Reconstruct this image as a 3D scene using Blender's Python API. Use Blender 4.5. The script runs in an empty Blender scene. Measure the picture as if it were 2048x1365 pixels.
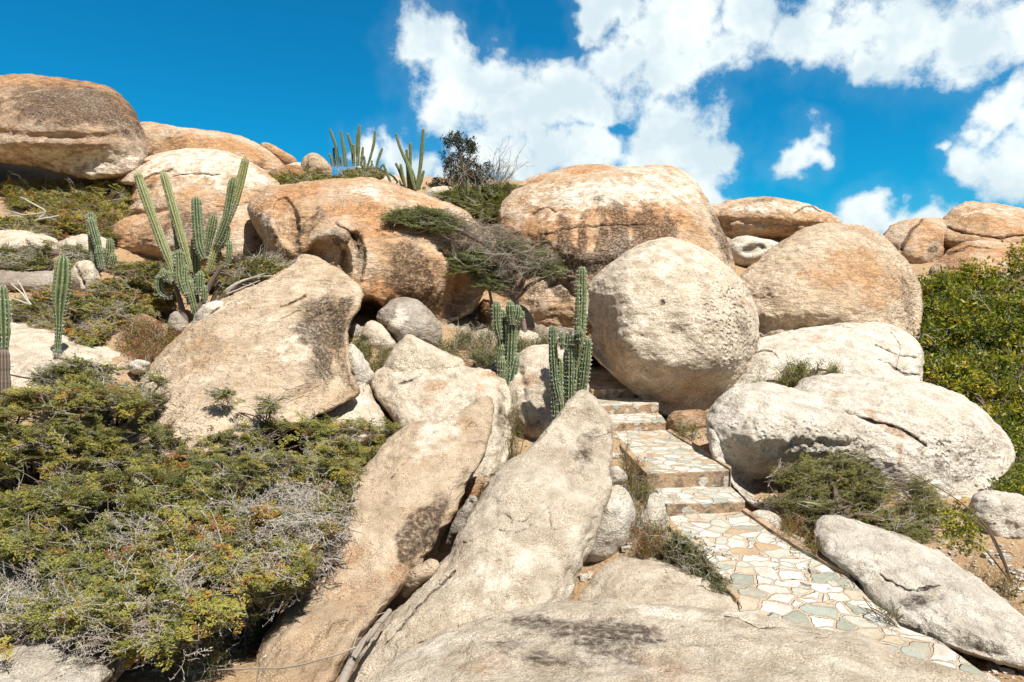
import bpy, math, random
import numpy as np
from mathutils import Vector, Matrix

# ------------------------------------------------------------------ camera, sky, sun, exposure
S = 1.2                      # metres per layout unit of distance
FPX = 1365.33                # focal length in photo pixels (photo is 2048 x 1365)
HOR = 600.0                  # row of the horizon
PITCH = math.atan((682.5 - HOR) / FPX)
scene = bpy.context.scene
C = scene.collection
cam_d = bpy.data.cameras.new("camera"); cam = bpy.data.objects.new("camera", cam_d); C.objects.link(cam)
cam_d.sensor_width = 36.0; cam_d.lens = 24.0; cam_d.clip_start = 0.05; cam_d.clip_end = 4000
cam.location = (0, 0, 0); cam.rotation_euler = (math.pi / 2 - PITCH, 0, 0)
scene.camera = cam

SUN = Vector((0.30, -0.36, 0.885)).normalized()      # direction towards the sun
sun_d = bpy.data.lights.new("sun", 'SUN'); sun_d.energy = 5.0; sun_d.angle = math.radians(0.5)
sun_d.color = (1.0, 0.965, 0.90)
sun_o = bpy.data.objects.new("sun", sun_d); C.objects.link(sun_o)
sun_o.rotation_euler = SUN.to_track_quat('Z', 'Y').to_euler()
sun_o.location = (5, -5, 30)
scene.view_settings.view_transform = 'Standard'; scene.view_settings.look = 'None'
scene.view_settings.exposure = 0.58; scene.view_settings.gamma = 1.0
scene.view_settings.use_curve_mapping = False
scene.cycles.max_bounces = 4; scene.cycles.diffuse_bounces = 3; scene.cycles.transparent_max_bounces = 4

FWD = np.array([0, math.cos(PITCH), -math.sin(PITCH)]); UP = np.array([0, math.sin(PITCH), math.cos(PITCH)])
RGT = np.array([1.0, 0, 0])

def ray(px, py):
    px = np.asarray(px, float); py = np.asarray(py, float)
    return FWD + ((px - 1024) / FPX)[..., None] * RGT + ((682.5 - py) / FPX)[..., None] * UP
def U(px, py, D):
    return ray(px, py) * (np.asarray(D, float) * S)[..., None]
def on_z(px, py, z):
    r = ray(px, py); return r * (z / r[2])
def project(P):
    d = P @ FWD
    return 1024 + FPX * (P @ RGT) / d, 682.5 - FPX * (P @ UP) / d

def N(nt, t, ins=None, **props):
    n = nt.nodes.new(t)
    for k, v in props.items(): setattr(n, k, v)
    for k, v in (ins or {}).items():
        s = n.inputs[k]
        if isinstance(v, bpy.types.NodeSocket): nt.links.new(v, s)
        else: s.default_value = v
    return n
def M_(nt, op, a, b=0.0, c=0.0, clamp=False):
    n = nt.nodes.new('ShaderNodeMath'); n.operation = op; n.use_clamp = clamp
    for i, v in enumerate((a, b, c)):
        if isinstance(v, bpy.types.NodeSocket): nt.links.new(v, n.inputs[i])
        else: n.inputs[i].default_value = v
    return n.outputs[0]
def SS(nt, x, a, b):
    n = N(nt, 'ShaderNodeMapRange', {'Value': x, 'From Min': a, 'From Max': b}, interpolation_type='SMOOTHSTEP')
    return n.outputs[0]
def MIX(nt, f, a, b, mode='MIX'):
    n = nt.nodes.new('ShaderNodeMix'); n.data_type = 'RGBA'; n.blend_type = mode
    for i, v in ((0, f), (6, a), (7, b)):
        if isinstance(v, bpy.types.NodeSocket): nt.links.new(v, n.inputs[i])
        else: n.inputs[i].default_value = v if i == 0 else (*v[:3], 1.0)
    return n.outputs[2]
def NOISE(nt, vec, scale, detail=4, rough=0.55, dist=0.0):
    return N(nt, 'ShaderNodeTexNoise', {'Vector': vec, 'Scale': scale, 'Detail': detail, 'Roughness': rough, 'Distortion': dist}).outputs['Fac']

world = bpy.data.worlds.new("World"); scene.world = world; world.use_nodes = True
wt = world.node_tree; wt.nodes.clear()
sky = N(wt, 'ShaderNodeTexSky', sky_type='NISHITA', sun_disc=False)
sky.sun_elevation = math.asin(SUN.z); sky.sun_rotation = math.atan2(SUN.x, SUN.y)
sky.altitude = 0; sky.air_density = 1.0; sky.dust_density = 0.3; sky.ozone_density = 2.5
tc = N(wt, 'ShaderNodeTexCoord')
# cumulus banks: (column, row, radius) of each lobe turned into a direction in the sky
LOBES = [(850,95,75),(905,160,95),(990,190,105),(1080,235,110),(1160,190,100),(1260,130,95),(1340,70,120),(1340,170,80),
 (1190,20,60),(1250,20,60),(1120,300,75),(1020,300,70),(960,260,55),(1190,310,70),(1290,295,85),(1380,285,85),(1450,285,60),(1400,345,60),(1300,350,70),
 (1430,110,75),(1500,30,100),(1590,60,100),(1700,70,110),(1820,50,140),(1950,60,130),(2080,60,120),(1720,130,50),(1860,130,50),
 (1990,250,85),(2060,270,90),(1950,340,70),(2030,360,105),(2080,330,110),(1590,320,46),(1725,440,62),(1790,452,60),(1860,446,62),(1920,440,50),(1430,400,56),(1640,20,70),
 (850,340,60),(800,310,55),(870,400,60),(720,335,52),(1900,300,26),(960,330,45),(1060,350,60),(930,390,60),
 (-500,300,170),(-800,200,200),(2700,300,260),(3100,100,300),(2400,150,120)]
HOLES = [(1252,100,20),(1225,245,26),(1120,60,60),(1050,40,70),(970,50,50)]
f = None
wn = N(wt, 'ShaderNodeTexNoise', {'Vector': tc.outputs['Generated'], 'Scale': 9.0, 'Detail': 3.0, 'Roughness': 0.6}).outputs['Color']
wn = N(wt, 'ShaderNodeVectorMath', {0: wn, 1: (0.5, 0.5, 0.5)}, operation='SUBTRACT').outputs[0]
wdir = N(wt, 'ShaderNodeVectorMath', {0: wn, 1: (0.13, 0.13, 0.13), 2: tc.outputs['Generated']}, operation='MULTIPLY_ADD').outputs[0]
for lst, sgn in ((LOBES, 1), (HOLES, -1)):
    g = None
    for (a, b, r) in lst:
        d = ray(a, b); L = np.linalg.norm(d); d = d / L
        rad = r / FPX / (L * L) * 1.08
        dist = N(wt, 'ShaderNodeVectorMath', {0: wdir, 1: tuple(d)}, operation='DISTANCE').outputs['Value']
        v = M_(wt, 'MULTIPLY_ADD', dist, -1.0 / rad, 1.0)
        v = M_(wt, 'MULTIPLY', v, min(1.0, r / 60.0) ** 0.5)
        g = v if g is None else M_(wt, 'SMOOTH_MAX', g, v, 0.12)
    if sgn == 1: f = g
    else: f = M_(wt, 'SUBTRACT', f, M_(wt, 'MULTIPLY', M_(wt, 'MAXIMUM', g, 0.0), 0.9))
n1 = NOISE(wt, tc.outputs['Generated'], 22.0, 7, 0.68)
n2 = NOISE(wt, tc.outputs['Generated'], 5.0, 2, 0.55)
fv = M_(wt, 'ADD', f, M_(wt, 'MULTIPLY', M_(wt, 'SUBTRACT', n1, 0.5), 1.45))
fv = M_(wt, 'ADD', fv, M_(wt, 'MULTIPLY', M_(wt, 'SUBTRACT', n2, 0.5), 0.5))
mask = SS(wt, fv, -0.08, 0.52)
wisp = M_(wt, 'MULTIPLY', SS(wt, fv, -0.75, 0.35), 0.06)
mask = M_(wt, 'MAXIMUM', mask, wisp)
cshade = NOISE(wt, N(wt, 'ShaderNodeVectorMath', {0: tc.outputs['Generated'], 1: (0.01, 0.0, 0.035)}, operation='ADD').outputs[0], 9.0, 4, 0.6)
cs = SS(wt, M_(wt, 'ADD', cshade, M_(wt, 'MULTIPLY', fv, 0.10)), 0.40, 0.68)
ccol = MIX(wt, cs, (11.0, 11.8, 11.7), (7.6, 9.1, 9.8))
skyc = MIX(wt, 1.0, sky.outputs[0], (0.04, 0.98, 1.34), 'MULTIPLY')
col = MIX(wt, mask, skyc, ccol)
# unseen cloud cover added overhead and behind the camera to neutralise blue fill light
sx = N(wt, 'ShaderNodeSeparateXYZ', {0: tc.outputs['Generated']})
ov = M_(wt, 'MAXIMUM', SS(wt, sx.outputs[2], 0.50, 0.72), SS(wt, sx.outputs[1], 0.05, -0.35))
ov = M_(wt, 'MULTIPLY', ov, SS(wt, n2, 0.25, 0.60))
col = MIX(wt, M_(wt, 'MULTIPLY', ov, 0.9), col, (2.3, 2.05, 1.8))
bg = N(wt, 'ShaderNodeBackground', {'Color': col, 'Strength': 0.062})
N(wt, 'ShaderNodeOutputWorld', {'Surface': bg.outputs[0]})

# ------------------------------------------------------------------ noise
_rg = np.random.default_rng(11)
_T = _rg.random((64, 64, 64)).astype(np.float32)
def vnoise(P):
    i = np.floor(P).astype(np.int64); f = P - i; f = f * f * f * (f * (f * 6 - 15) + 10)
    i &= 63; j = (i + 1) & 63
    x, y, z = f[:, 0], f[:, 1], f[:, 2]
    def t(a, b, c): return _T[a[:, 0], b[:, 1], c[:, 2]]
    c00 = t(i, i, i) * (1 - x) + t(j, i, i) * x; c10 = t(i, j, i) * (1 - x) + t(j, j, i) * x
    c01 = t(i, i, j) * (1 - x) + t(j, i, j) * x; c11 = t(i, j, j) * (1 - x) + t(j, j, j) * x
    return ((c00 * (1 - y) + c10 * y) * (1 - z) + (c01 * (1 - y) + c11 * y) * z) * 2 - 1
_RM = np.linalg.qr(_rg.normal(size=(3, 3)))[0]
def fbm(P, octv=4, gain=0.5):
    s = 0; a = 1.0; n = 0
    for k in range(octv):
        s = s + a * vnoise(P); n += a; a *= gain; P = (P @ _RM) * 2.03 + 17.3
    return s / n

# ------------------------------------------------------------------ mesh helpers
def link(o, parent=None):
    C.objects.link(o)
    if parent is not None: o.parent = parent
    return o
def tag(o, label=None, cat=None, group=None, kind=None):
    if label: o['label'] = label
    if cat: o['category'] = cat
    if group: o['group'] = group
    if kind: o['kind'] = kind
    return o
def empty(name, loc):
    o = bpy.data.objects.new(name, None); o.location = tuple(loc); o.empty_display_size = 0.2
    return link(o)
def mesh_np(name, V, Q, mats, midx=None, tint=None, smooth=False, origin=None, parent=None, color=None):
    """V (n,3); Q (m,4) quads"""
    V = np.asarray(V, np.float64); Q = np.asarray(Q, np.int32)
    org = np.zeros(3) if origin is None else np.asarray(origin, float)
    me = bpy.data.meshes.new(name)
    me.vertices.add(len(V)); me.vertices.foreach_set('co', (V - org).astype(np.float32).ravel())
    me.loops.add(Q.size); me.loops.foreach_set('vertex_index', Q.ravel())
    me.polygons.add(len(Q)); me.polygons.foreach_set('loop_start', np.arange(0, Q.size, 4, dtype=np.int32))
    if midx is not None: me.polygons.foreach_set('material_index', np.asarray(midx, np.int32))
    me.polygons.foreach_set('use_smooth', np.full(len(Q), bool(smooth)))
    if tint is not None:
        a = me.attributes.new('tint', 'FLOAT', 'POINT'); a.data.foreach_set('value', np.asarray(tint, np.float32))
    if color is not None:
        a = me.attributes.new('stain', 'FLOAT_COLOR', 'POINT'); a.data.foreach_set('color', np.asarray(color, np.float32).ravel())
    me.update(calc_edges=True)
    for m in mats: me.materials.append(m)
    o = bpy.data.objects.new(name, me)
    link(o, parent)
    if parent is not None: o.location = tuple(org - np.array(parent.location))
    else: o.location = tuple(org)
    return o

class MB:
    def __init__(s): s.V = []; s.Q = []; s.m = []; s.t = []; s.n = 0
    def quads(s, P4, mat, tint):                       # (n,4,3)
        n = len(P4)
        if n == 0: return
        s.V.append(P4.reshape(-1, 3)); s.Q.append(np.arange(n * 4).reshape(n, 4) + s.n); s.n += n * 4
        s.m.append(np.full(n, mat)); s.t.append(np.repeat(np.broadcast_to(tint, (n,)), 4))
    def tubes(s, A, B, ra, rb, mat, tint, k=3):
        A = np.asarray(A, float); B = np.asarray(B, float); n = len(A)
        if n == 0: return
        ra = np.broadcast_to(ra, (n,)); rb = np.broadcast_to(rb, (n,))
        d = B - A; L = np.linalg.norm(d, axis=1, keepdims=True) + 1e-9; d = d / L
        h = np.where(np.abs(d[:, 2:3]) > 0.9, np.array([[1.0, 0, 0]]), np.array([[0, 0, 1.0]]))
        u = np.cross(d, h); u /= np.linalg.norm(u, axis=1, keepdims=True) + 1e-9; v = np.cross(d, u)
        ang = np.arange(k) * 2 * np.pi / k
        ring = np.cos(ang)[None, :, None] * u[:, None] + np.sin(ang)[None, :, None] * v[:, None]
        VA = A[:, None] + ring * ra[:, None, None]; VB = B[:, None] + ring * rb[:, None, None]
        V = np.concatenate([VA, VB], 1).reshape(-1, 3)
        q = np.array([[i, (i + 1) % k, k + (i + 1) % k, k + i] for i in range(k)])
        Q = (np.arange(n)[:, None, None] * 2 * k + q[None]).reshape(-1, 4) + s.n
        s.V.append(V); s.Q.append(Q); s.n += len(V); s.m.append(np.full(len(Q), mat))
        s.t.append(np.repeat(np.broadcast_to(tint, (n,)), 2 * k))
    def path(s, P, r0, r1, mat, tint, k=5):
        P = np.asarray(P, float); rr = np.linspace(r0, r1, len(P))
        s.tubes(P[:-1], P[1:], rr[:-1], rr[1:], mat, tint, k)
    def build(s, name, mats, parent=None, origin=None, smooth=False):
        return mesh_np(name, np.concatenate(s.V), np.concatenate(s.Q), mats, np.concatenate(s.m), np.concatenate(s.t), smooth, origin, parent)

# ------------------------------------------------------------------ materials
def new_mat(name):
    m = bpy.data.materials.new(name); m.use_nodes = True; nt = m.node_tree; nt.nodes.clear(); return m, nt
def finish(nt, col, rough=0.9, normal=None, spec=0.25):
    ins = {'Base Color': col, 'Roughness': rough, 'Specular IOR Level': spec}
    if normal is not None: ins['Normal'] = normal
    p = N(nt, 'ShaderNodeBsdfPrincipled', ins)
    N(nt, 'ShaderNodeOutputMaterial', {'Surface': p.outputs[0]})
    return p

def rock_mat(name, pale, tan, rust=(0.40, 0.19, 0.065), tanamt=0.5, rustamt=0.35, darkamt=0.15, speck=0.5, bump=1.0, flake=0.5, pit=0.0, streak=0.0):
    m, nt = new_mat(name)
    o = N(nt, 'ShaderNodeTexCoord').outputs['Object']
    info = N(nt, 'ShaderNodeObjectInfo').outputs['Location']
    o = N(nt, 'ShaderNodeVectorMath', {0: o, 1: info}, operation='ADD').outputs[0]
    st = N(nt, 'ShaderNodeAttribute', attribute_name='stain')
    sep = N(nt, 'ShaderNodeSeparateColor', {'Color': st.outputs['Color']})
    aD, aR, aW = sep.outputs[0], sep.outputs[1], sep.outputs[2]; aP = st.outputs['Alpha']
    nb = NOISE(nt, o, 0.9, 4, 0.62)
    nm = NOISE(nt, o, 4.5, 5, 0.65)
    c = MIX(nt, SS(nt, M_(nt, 'ADD', M_(nt, 'MULTIPLY', nb, 0.7), M_(nt, 'MULTIPLY', nm, 0.3)), 0.62 - tanamt * 0.35, 0.78 - tanamt * 0.35), pale, tan)
    # iron staining
    nr = NOISE(nt, N(nt, 'ShaderNodeMapping', {'Vector': o, 'Location': (7, 3, 9)}).outputs[0], 1.7, 6, 0.68)
    fr = M_(nt, 'MULTIPLY', SS(nt, M_(nt, 'ADD', nr, M_(nt, 'MULTIPLY', aR, 0.50)), 0.66 - rustamt * 0.25, 0.92 - rustamt * 0.25), 0.70)
    fine = NOISE(nt, o, 22, 3, 0.7)
    c = MIX(nt, M_(nt, 'MULTIPLY', fr, SS(nt, fine, 0.25, 0.6)), c, rust)
    # pale scoured patches
    fw = SS(nt, M_(nt, 'ADD', M_(nt, 'MULTIPLY', aW, 0.65), nm), 0.62, 0.92)
    c = MIX(nt, M_(nt, 'MULTIPLY', fw, 0.85), c, (0.68, 0.61, 0.51))
    # dark lichen / desert varnish, running down the face; also some painted shade
    sv = N(nt, 'ShaderNodeMapping', {'Vector': o, 'Scale': (5.0, 5.0, 0.9)}).outputs[0]
    ns = NOISE(nt, sv, 1.0, 4, 0.7)
    nd = NOISE(nt, o, 2.6, 6, 0.72)
    nmix = M_(nt, 'ADD', M_(nt, 'MULTIPLY', ns, 0.35 + streak * 0.4), M_(nt, 'MULTIPLY', nd, 0.65 - streak * 0.4))
    nmix = M_(nt, 'MULTIPLY_ADD', nmix, 1.7, -0.35)
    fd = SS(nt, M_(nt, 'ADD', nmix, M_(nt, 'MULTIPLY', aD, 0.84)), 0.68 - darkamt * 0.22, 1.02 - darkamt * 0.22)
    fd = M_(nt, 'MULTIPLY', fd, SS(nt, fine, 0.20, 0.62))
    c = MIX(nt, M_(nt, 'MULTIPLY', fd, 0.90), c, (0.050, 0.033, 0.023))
    c = MIX(nt, 1.0, c, MIX(nt, SS(nt, nm, 0.3, 0.7), (0.76, 0.72, 0.67), (1.18, 1.18, 1.18)), 'MULTIPLY')
    pepper = M_(nt, 'MULTIPLY', SS(nt, M_(nt, 'ADD', M_(nt, 'MULTIPLY', nd, 0.45), M_(nt, 'MULTIPLY', fine, 0.55)), 0.53, 0.62), SS(nt, nb, 0.44, 0.66))
    c = MIX(nt, M_(nt, 'MULTIPLY', pepper, 0.60), c, (0.13, 0.095, 0.07))
    # crystal grain
    gs = N(nt, 'ShaderNodeAttribute', attribute_name='grain', attribute_type='OBJECT').outputs['Fac']
    og = N(nt, 'ShaderNodeVectorMath', {0: o, 3: gs}, operation='SCALE').outputs[0]
    g1 = NOISE(nt, og, 70, 3, 0.8)
    g2 = N(nt, 'ShaderNodeTexVoronoi', {'Vector': og, 'Scale': 48.0, 'Randomness': 1.0}).outputs['Distance']
    gm = NOISE(nt, o, 6.0, 4, 0.6)
    c = MIX(nt, M_(nt, 'MULTIPLY_ADD', SS(nt, gm, 0.38, 0.60), 0.65, 0.35), c, MIX(nt, SS(nt, g1, 0.32, 0.68), (1 - 0.45 * speck, 1 - 0.50 * speck, 1 - 0.56 * speck), (1 + 0.42 * speck,) * 3), 'MULTIPLY')
    spk = M_(nt, 'MULTIPLY', SS(nt, g2, 0.30, 0.12), SS(nt, M_(nt, 'ADD', M_(nt, 'MULTIPLY', gm, 0.5), M_(nt, 'MULTIPLY', g1, 0.5)), 0.48, 0.60))
    c = MIX(nt, M_(nt, 'MULTIPLY', spk, 0.75 * speck), c, (0.07, 0.055, 0.045))
    # hairline cracks: thin level lines of a smooth noise, broken up by a second one
    vn_ = NOISE(nt, N(nt, 'ShaderNodeMapping', {'Vector': o, 'Location': (3, 1, 4), 'Scale': (1.0, 1.0, 1.8)}).outputs[0], 1.5, 3, 0.55)
    crk = M_(nt, 'MULTIPLY', SS(nt, M_(nt, 'ABSOLUTE', M_(nt, 'SUBTRACT', vn_, 0.5)), 0.0045, 0.001), SS(nt, nr, 0.56, 0.61))
    c = MIX(nt, M_(nt, 'MULTIPLY', crk, 0.75), c, (0.07, 0.04, 0.02))
    # relief
    fl = N(nt, 'ShaderNodeMapping', {'Vector': o, 'Scale': (2.2, 2.2, 7.5), 'Rotation': (0.2, 0.35, 0.0)}).outputs[0]
    nfl = NOISE(nt, fl, 1.6, 4, 0.6)
    ridg = M_(nt, 'ABSOLUTE', M_(nt, 'SUBTRACT', nfl, 0.5))
    pv = N(nt, 'ShaderNodeTexVoronoi', {'Vector': o, 'Scale': 13.0, 'Randomness': 1.0}).outputs['Distance']
    pitf = M_(nt, 'ADD', aP, pit, clamp=True)
    pits = M_(nt, 'MULTIPLY', SS(nt, pv, 0.5, 0.15), pitf)
    h = M_(nt, 'MULTIPLY', NOISE(nt, og, 9, 5, 0.76), 0.044)
    h = M_(nt, 'ADD', h, M_(nt, 'MULTIPLY', SS(nt, ridg, 0.0, 0.07), 0.034 * flake))
    h = M_(nt, 'ADD', h, M_(nt, 'MULTIPLY', g1, 0.014))
    h = M_(nt, 'SUBTRACT', h, M_(nt, 'MULTIPLY', pits, 0.05))
    bmp = N(nt, 'ShaderNodeBump', {'Height': h, 'Strength': 1.0, 'Distance': 1.0 * bump})
    finish(nt, c, 0.92, bmp.outputs[0], 0.15)
    return m

PALE = (0.56, 0.485, 0.39); TAN = (0.45, 0.33, 0.215)
M_cream = rock_mat('granite_cream', PALE, (0.48, 0.39, 0.285), tanamt=0.30, rustamt=0.10, darkamt=0.08, speck=0.95, flake=0.10)
M_white = rock_mat('granite_white', (0.58, 0.535, 0.465), (0.44, 0.385, 0.31), tanamt=0.2, rustamt=0.0, darkamt=0.05, speck=0.9, flake=0.12)
M_tan = rock_mat('granite_tan', (0.55, 0.445, 0.33), TAN, tanamt=0.5, rustamt=0.22, darkamt=0.10, speck=0.8, flake=0.45)
M_slab = rock_mat('granite_brownish', (0.54, 0.43, 0.315), (0.42, 0.30, 0.195), tanamt=0.5, rustamt=0.3, darkamt=0.12, speck=1.0, flake=0.15)
M_orange = rock_mat('granite_orange', (0.57, 0.47, 0.365), (0.49, 0.32, 0.19), rust=(0.42, 0.19, 0.065), tanamt=0.65, rustamt=0.55, darkamt=0.18, speck=0.6, flake=0.45)
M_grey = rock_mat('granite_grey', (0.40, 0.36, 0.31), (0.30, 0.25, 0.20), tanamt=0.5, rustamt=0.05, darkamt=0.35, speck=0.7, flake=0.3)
M_brown = rock_mat('granite_brown', (0.42, 0.30, 0.20), (0.33, 0.20, 0.12), tanamt=0.6, rustamt=0.3, darkamt=0.45, speck=0.5, flake=0.8)
M_umber = rock_mat('granite_umber', (0.46, 0.365, 0.28), (0.39, 0.27, 0.18), tanamt=0.6, rustamt=0.35, darkamt=0.28, speck=0.6, flake=0.4)
M_streak = rock_mat('granite_streaked', (0.57, 0.47, 0.365), (0.50, 0.34, 0.21), rust=(0.43, 0.195, 0.065), tanamt=0.55, rustamt=0.5, darkamt=0.05, speck=0.6, flake=0.4, streak=0.9)

def ramp_mat(name, stops, transl=0.3, rough=0.6, attr='tint', bumpscale=0):
    m, nt = new_mat(name)
    a = N(nt, 'ShaderNodeAttribute', attribute_name=attr).outputs['Fac']
    r = N(nt, 'ShaderNodeValToRGB', {'Fac': a}); cr = r.color_ramp
    while len(cr.elements) < len(stops): cr.elements.new(0.5)
    for e, (p, c) in zip(cr.elements, stops): e.position = p; e.color = (*c, 1)
    p = N(nt, 'ShaderNodeBsdfPrincipled', {'Base Color': r.outputs[0], 'Roughness': rough, 'Specular IOR Level': 0.3})
    out = p.outputs[0]
    if transl > 0:
        t = N(nt, 'ShaderNodeBsdfTranslucent', {'Color': r.outputs[0]})
        out = N(nt, 'ShaderNodeMixShader', {0: transl, 1: out, 2: t.outputs[0]}).outputs[0]
    N(nt, 'ShaderNodeOutputMaterial', {'Surface': out})
    return m
M_acacia = ramp_mat('thorn_leaf', [(0, (0.06, 0.08, 0.015)), (0.45, (0.195, 0.205, 0.050)), (0.8, (0.36, 0.33, 0.055)), (0.95, (0.42, 0.33, 0.05)), (1.0, (0.40, 0.12, 0.03))])
M_divi = ramp_mat('divi_leaf', [(0, (0.05, 0.09, 0.016)), (0.6, (0.16, 0.22, 0.032)), (1.0, (0.30, 0.33, 0.06))])
M_vine = ramp_mat('vine_leaf', [(0, (0.035, 0.065, 0.012)), (0.5, (0.15, 0.20, 0.02)), (0.8, (0.36, 0.37, 0.03)), (1.0, (0.50, 0.38, 0.03))], transl=0.35, rough=0.45)
M_dark = ramp_mat('tree_leaf', [(0, (0.012, 0.022, 0.010)), (0.7, (0.035, 0.05, 0.016)), (1.0, (0.09, 0.06, 0.022))], transl=0.2)
M_weed = ramp_mat('weed_leaf', [(0, (0.07, 0.11, 0.02)), (0.55, (0.19, 0.22, 0.03)), (0.8, (0.36, 0.29, 0.05)), (1.0, (0.33, 0.06, 0.025))])
M_twig = ramp_mat('twig_bark', [(0, (0.07, 0.045, 0.03)), (0.5, (0.20, 0.15, 0.11)), (1.0, (0.55, 0.50, 0.43))], transl=0, rough=0.8)
M_bark = ramp_mat('bark', [(0, (0.09, 0.06, 0.045)), (1.0, (0.26, 0.20, 0.16))], transl=0, rough=0.9)

def cactus_mat(name, valley, crest, woody=0.0):
    m, nt = new_mat(name)
    a = N(nt, 'ShaderNodeAttribute', attribute_name='tint').outputs['Fac']
    o = N(nt, 'ShaderNodeTexCoord').outputs['Object']
    n = NOISE(nt, o, 14, 5, 0.65)
    c = MIX(nt, M_(nt, 'POWER', a, 1.7), valley, crest)  # rib grooves painted darker and crests lighter, strengthening the rib shading
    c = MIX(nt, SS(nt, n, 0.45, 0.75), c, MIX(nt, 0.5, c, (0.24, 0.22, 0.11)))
    rnd = N(nt, 'ShaderNodeObjectInfo').outputs['Random']
    c = MIX(nt, M_(nt, 'MULTIPLY', rnd, 0.45), c, MIX(nt, 1.0, c, (1.35, 1.15, 0.7), 'MULTIPLY'))
    scar = SS(nt, NOISE(nt, o, 5.0, 6, 0.75), 0.58, 0.66)
    c = MIX(nt, M_(nt, 'MULTIPLY', scar, 0.8), c, (0.23, 0.18, 0.12))
    zz = N(nt, 'ShaderNodeSeparateXYZ', {0: o}).outputs[2]
    if woody > 0:
        c = MIX(nt, SS(nt, M_(nt, 'ADD', zz, M_(nt, 'MULTIPLY', n, 0.3)), woody, woody * 0.4), c, (0.22, 0.19, 0.15))
    b = N(nt, 'ShaderNodeBump', {'Height': NOISE(nt, o, 60, 4), 'Distance': 0.01, 'Strength': 0.6})
    finish(nt, c, 0.62, b.outputs[0], 0.3)
    return m
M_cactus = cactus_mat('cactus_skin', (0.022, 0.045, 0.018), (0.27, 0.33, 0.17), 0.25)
M_cactus_y = cactus_mat('cactus_skin_yellow', (0.12, 0.15, 0.05), (0.42, 0.43, 0.22), 0.2)  # lighter, yellower skin tone
M_spine = ramp_mat('cactus_spine', [(0, (0.55, 0.55, 0.48)), (1, (0.78, 0.78, 0.72))], transl=0)

def soil_mat():
    m, nt = new_mat('sandy_soil')
    o = N(nt, 'ShaderNodeTexCoord').outputs['Object']
    a = NOISE(nt, o, 0.8, 8, 0.6); b = NOISE(nt, o, 18, 8, 0.7); g = NOISE(nt, o, 90, 3, 0.7)
    c = MIX(nt, SS(nt, a, 0.35, 0.65), (0.43, 0.27, 0.14), (0.50, 0.35, 0.21))
    c = MIX(nt, SS(nt, b, 0.45, 0.7), c, (0.28, 0.16, 0.08))
    c = MIX(nt, SS(nt, g, 0.55, 0.7), c, (0.52, 0.45, 0.35))
    v = N(nt, 'ShaderNodeTexVoronoi', {'Vector': o, 'Scale': 30.0}).outputs['Distance']
    h = M_(nt, 'ADD', M_(nt, 'MULTIPLY', b, 0.05), M_(nt, 'MULTIPLY', v, 0.012))
    finish(nt, c, 0.95, N(nt, 'ShaderNodeBump', {'Height': h, 'Distance': 1.0}).outputs[0], 0.1)
    return m
M_soil = soil_mat()

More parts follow.
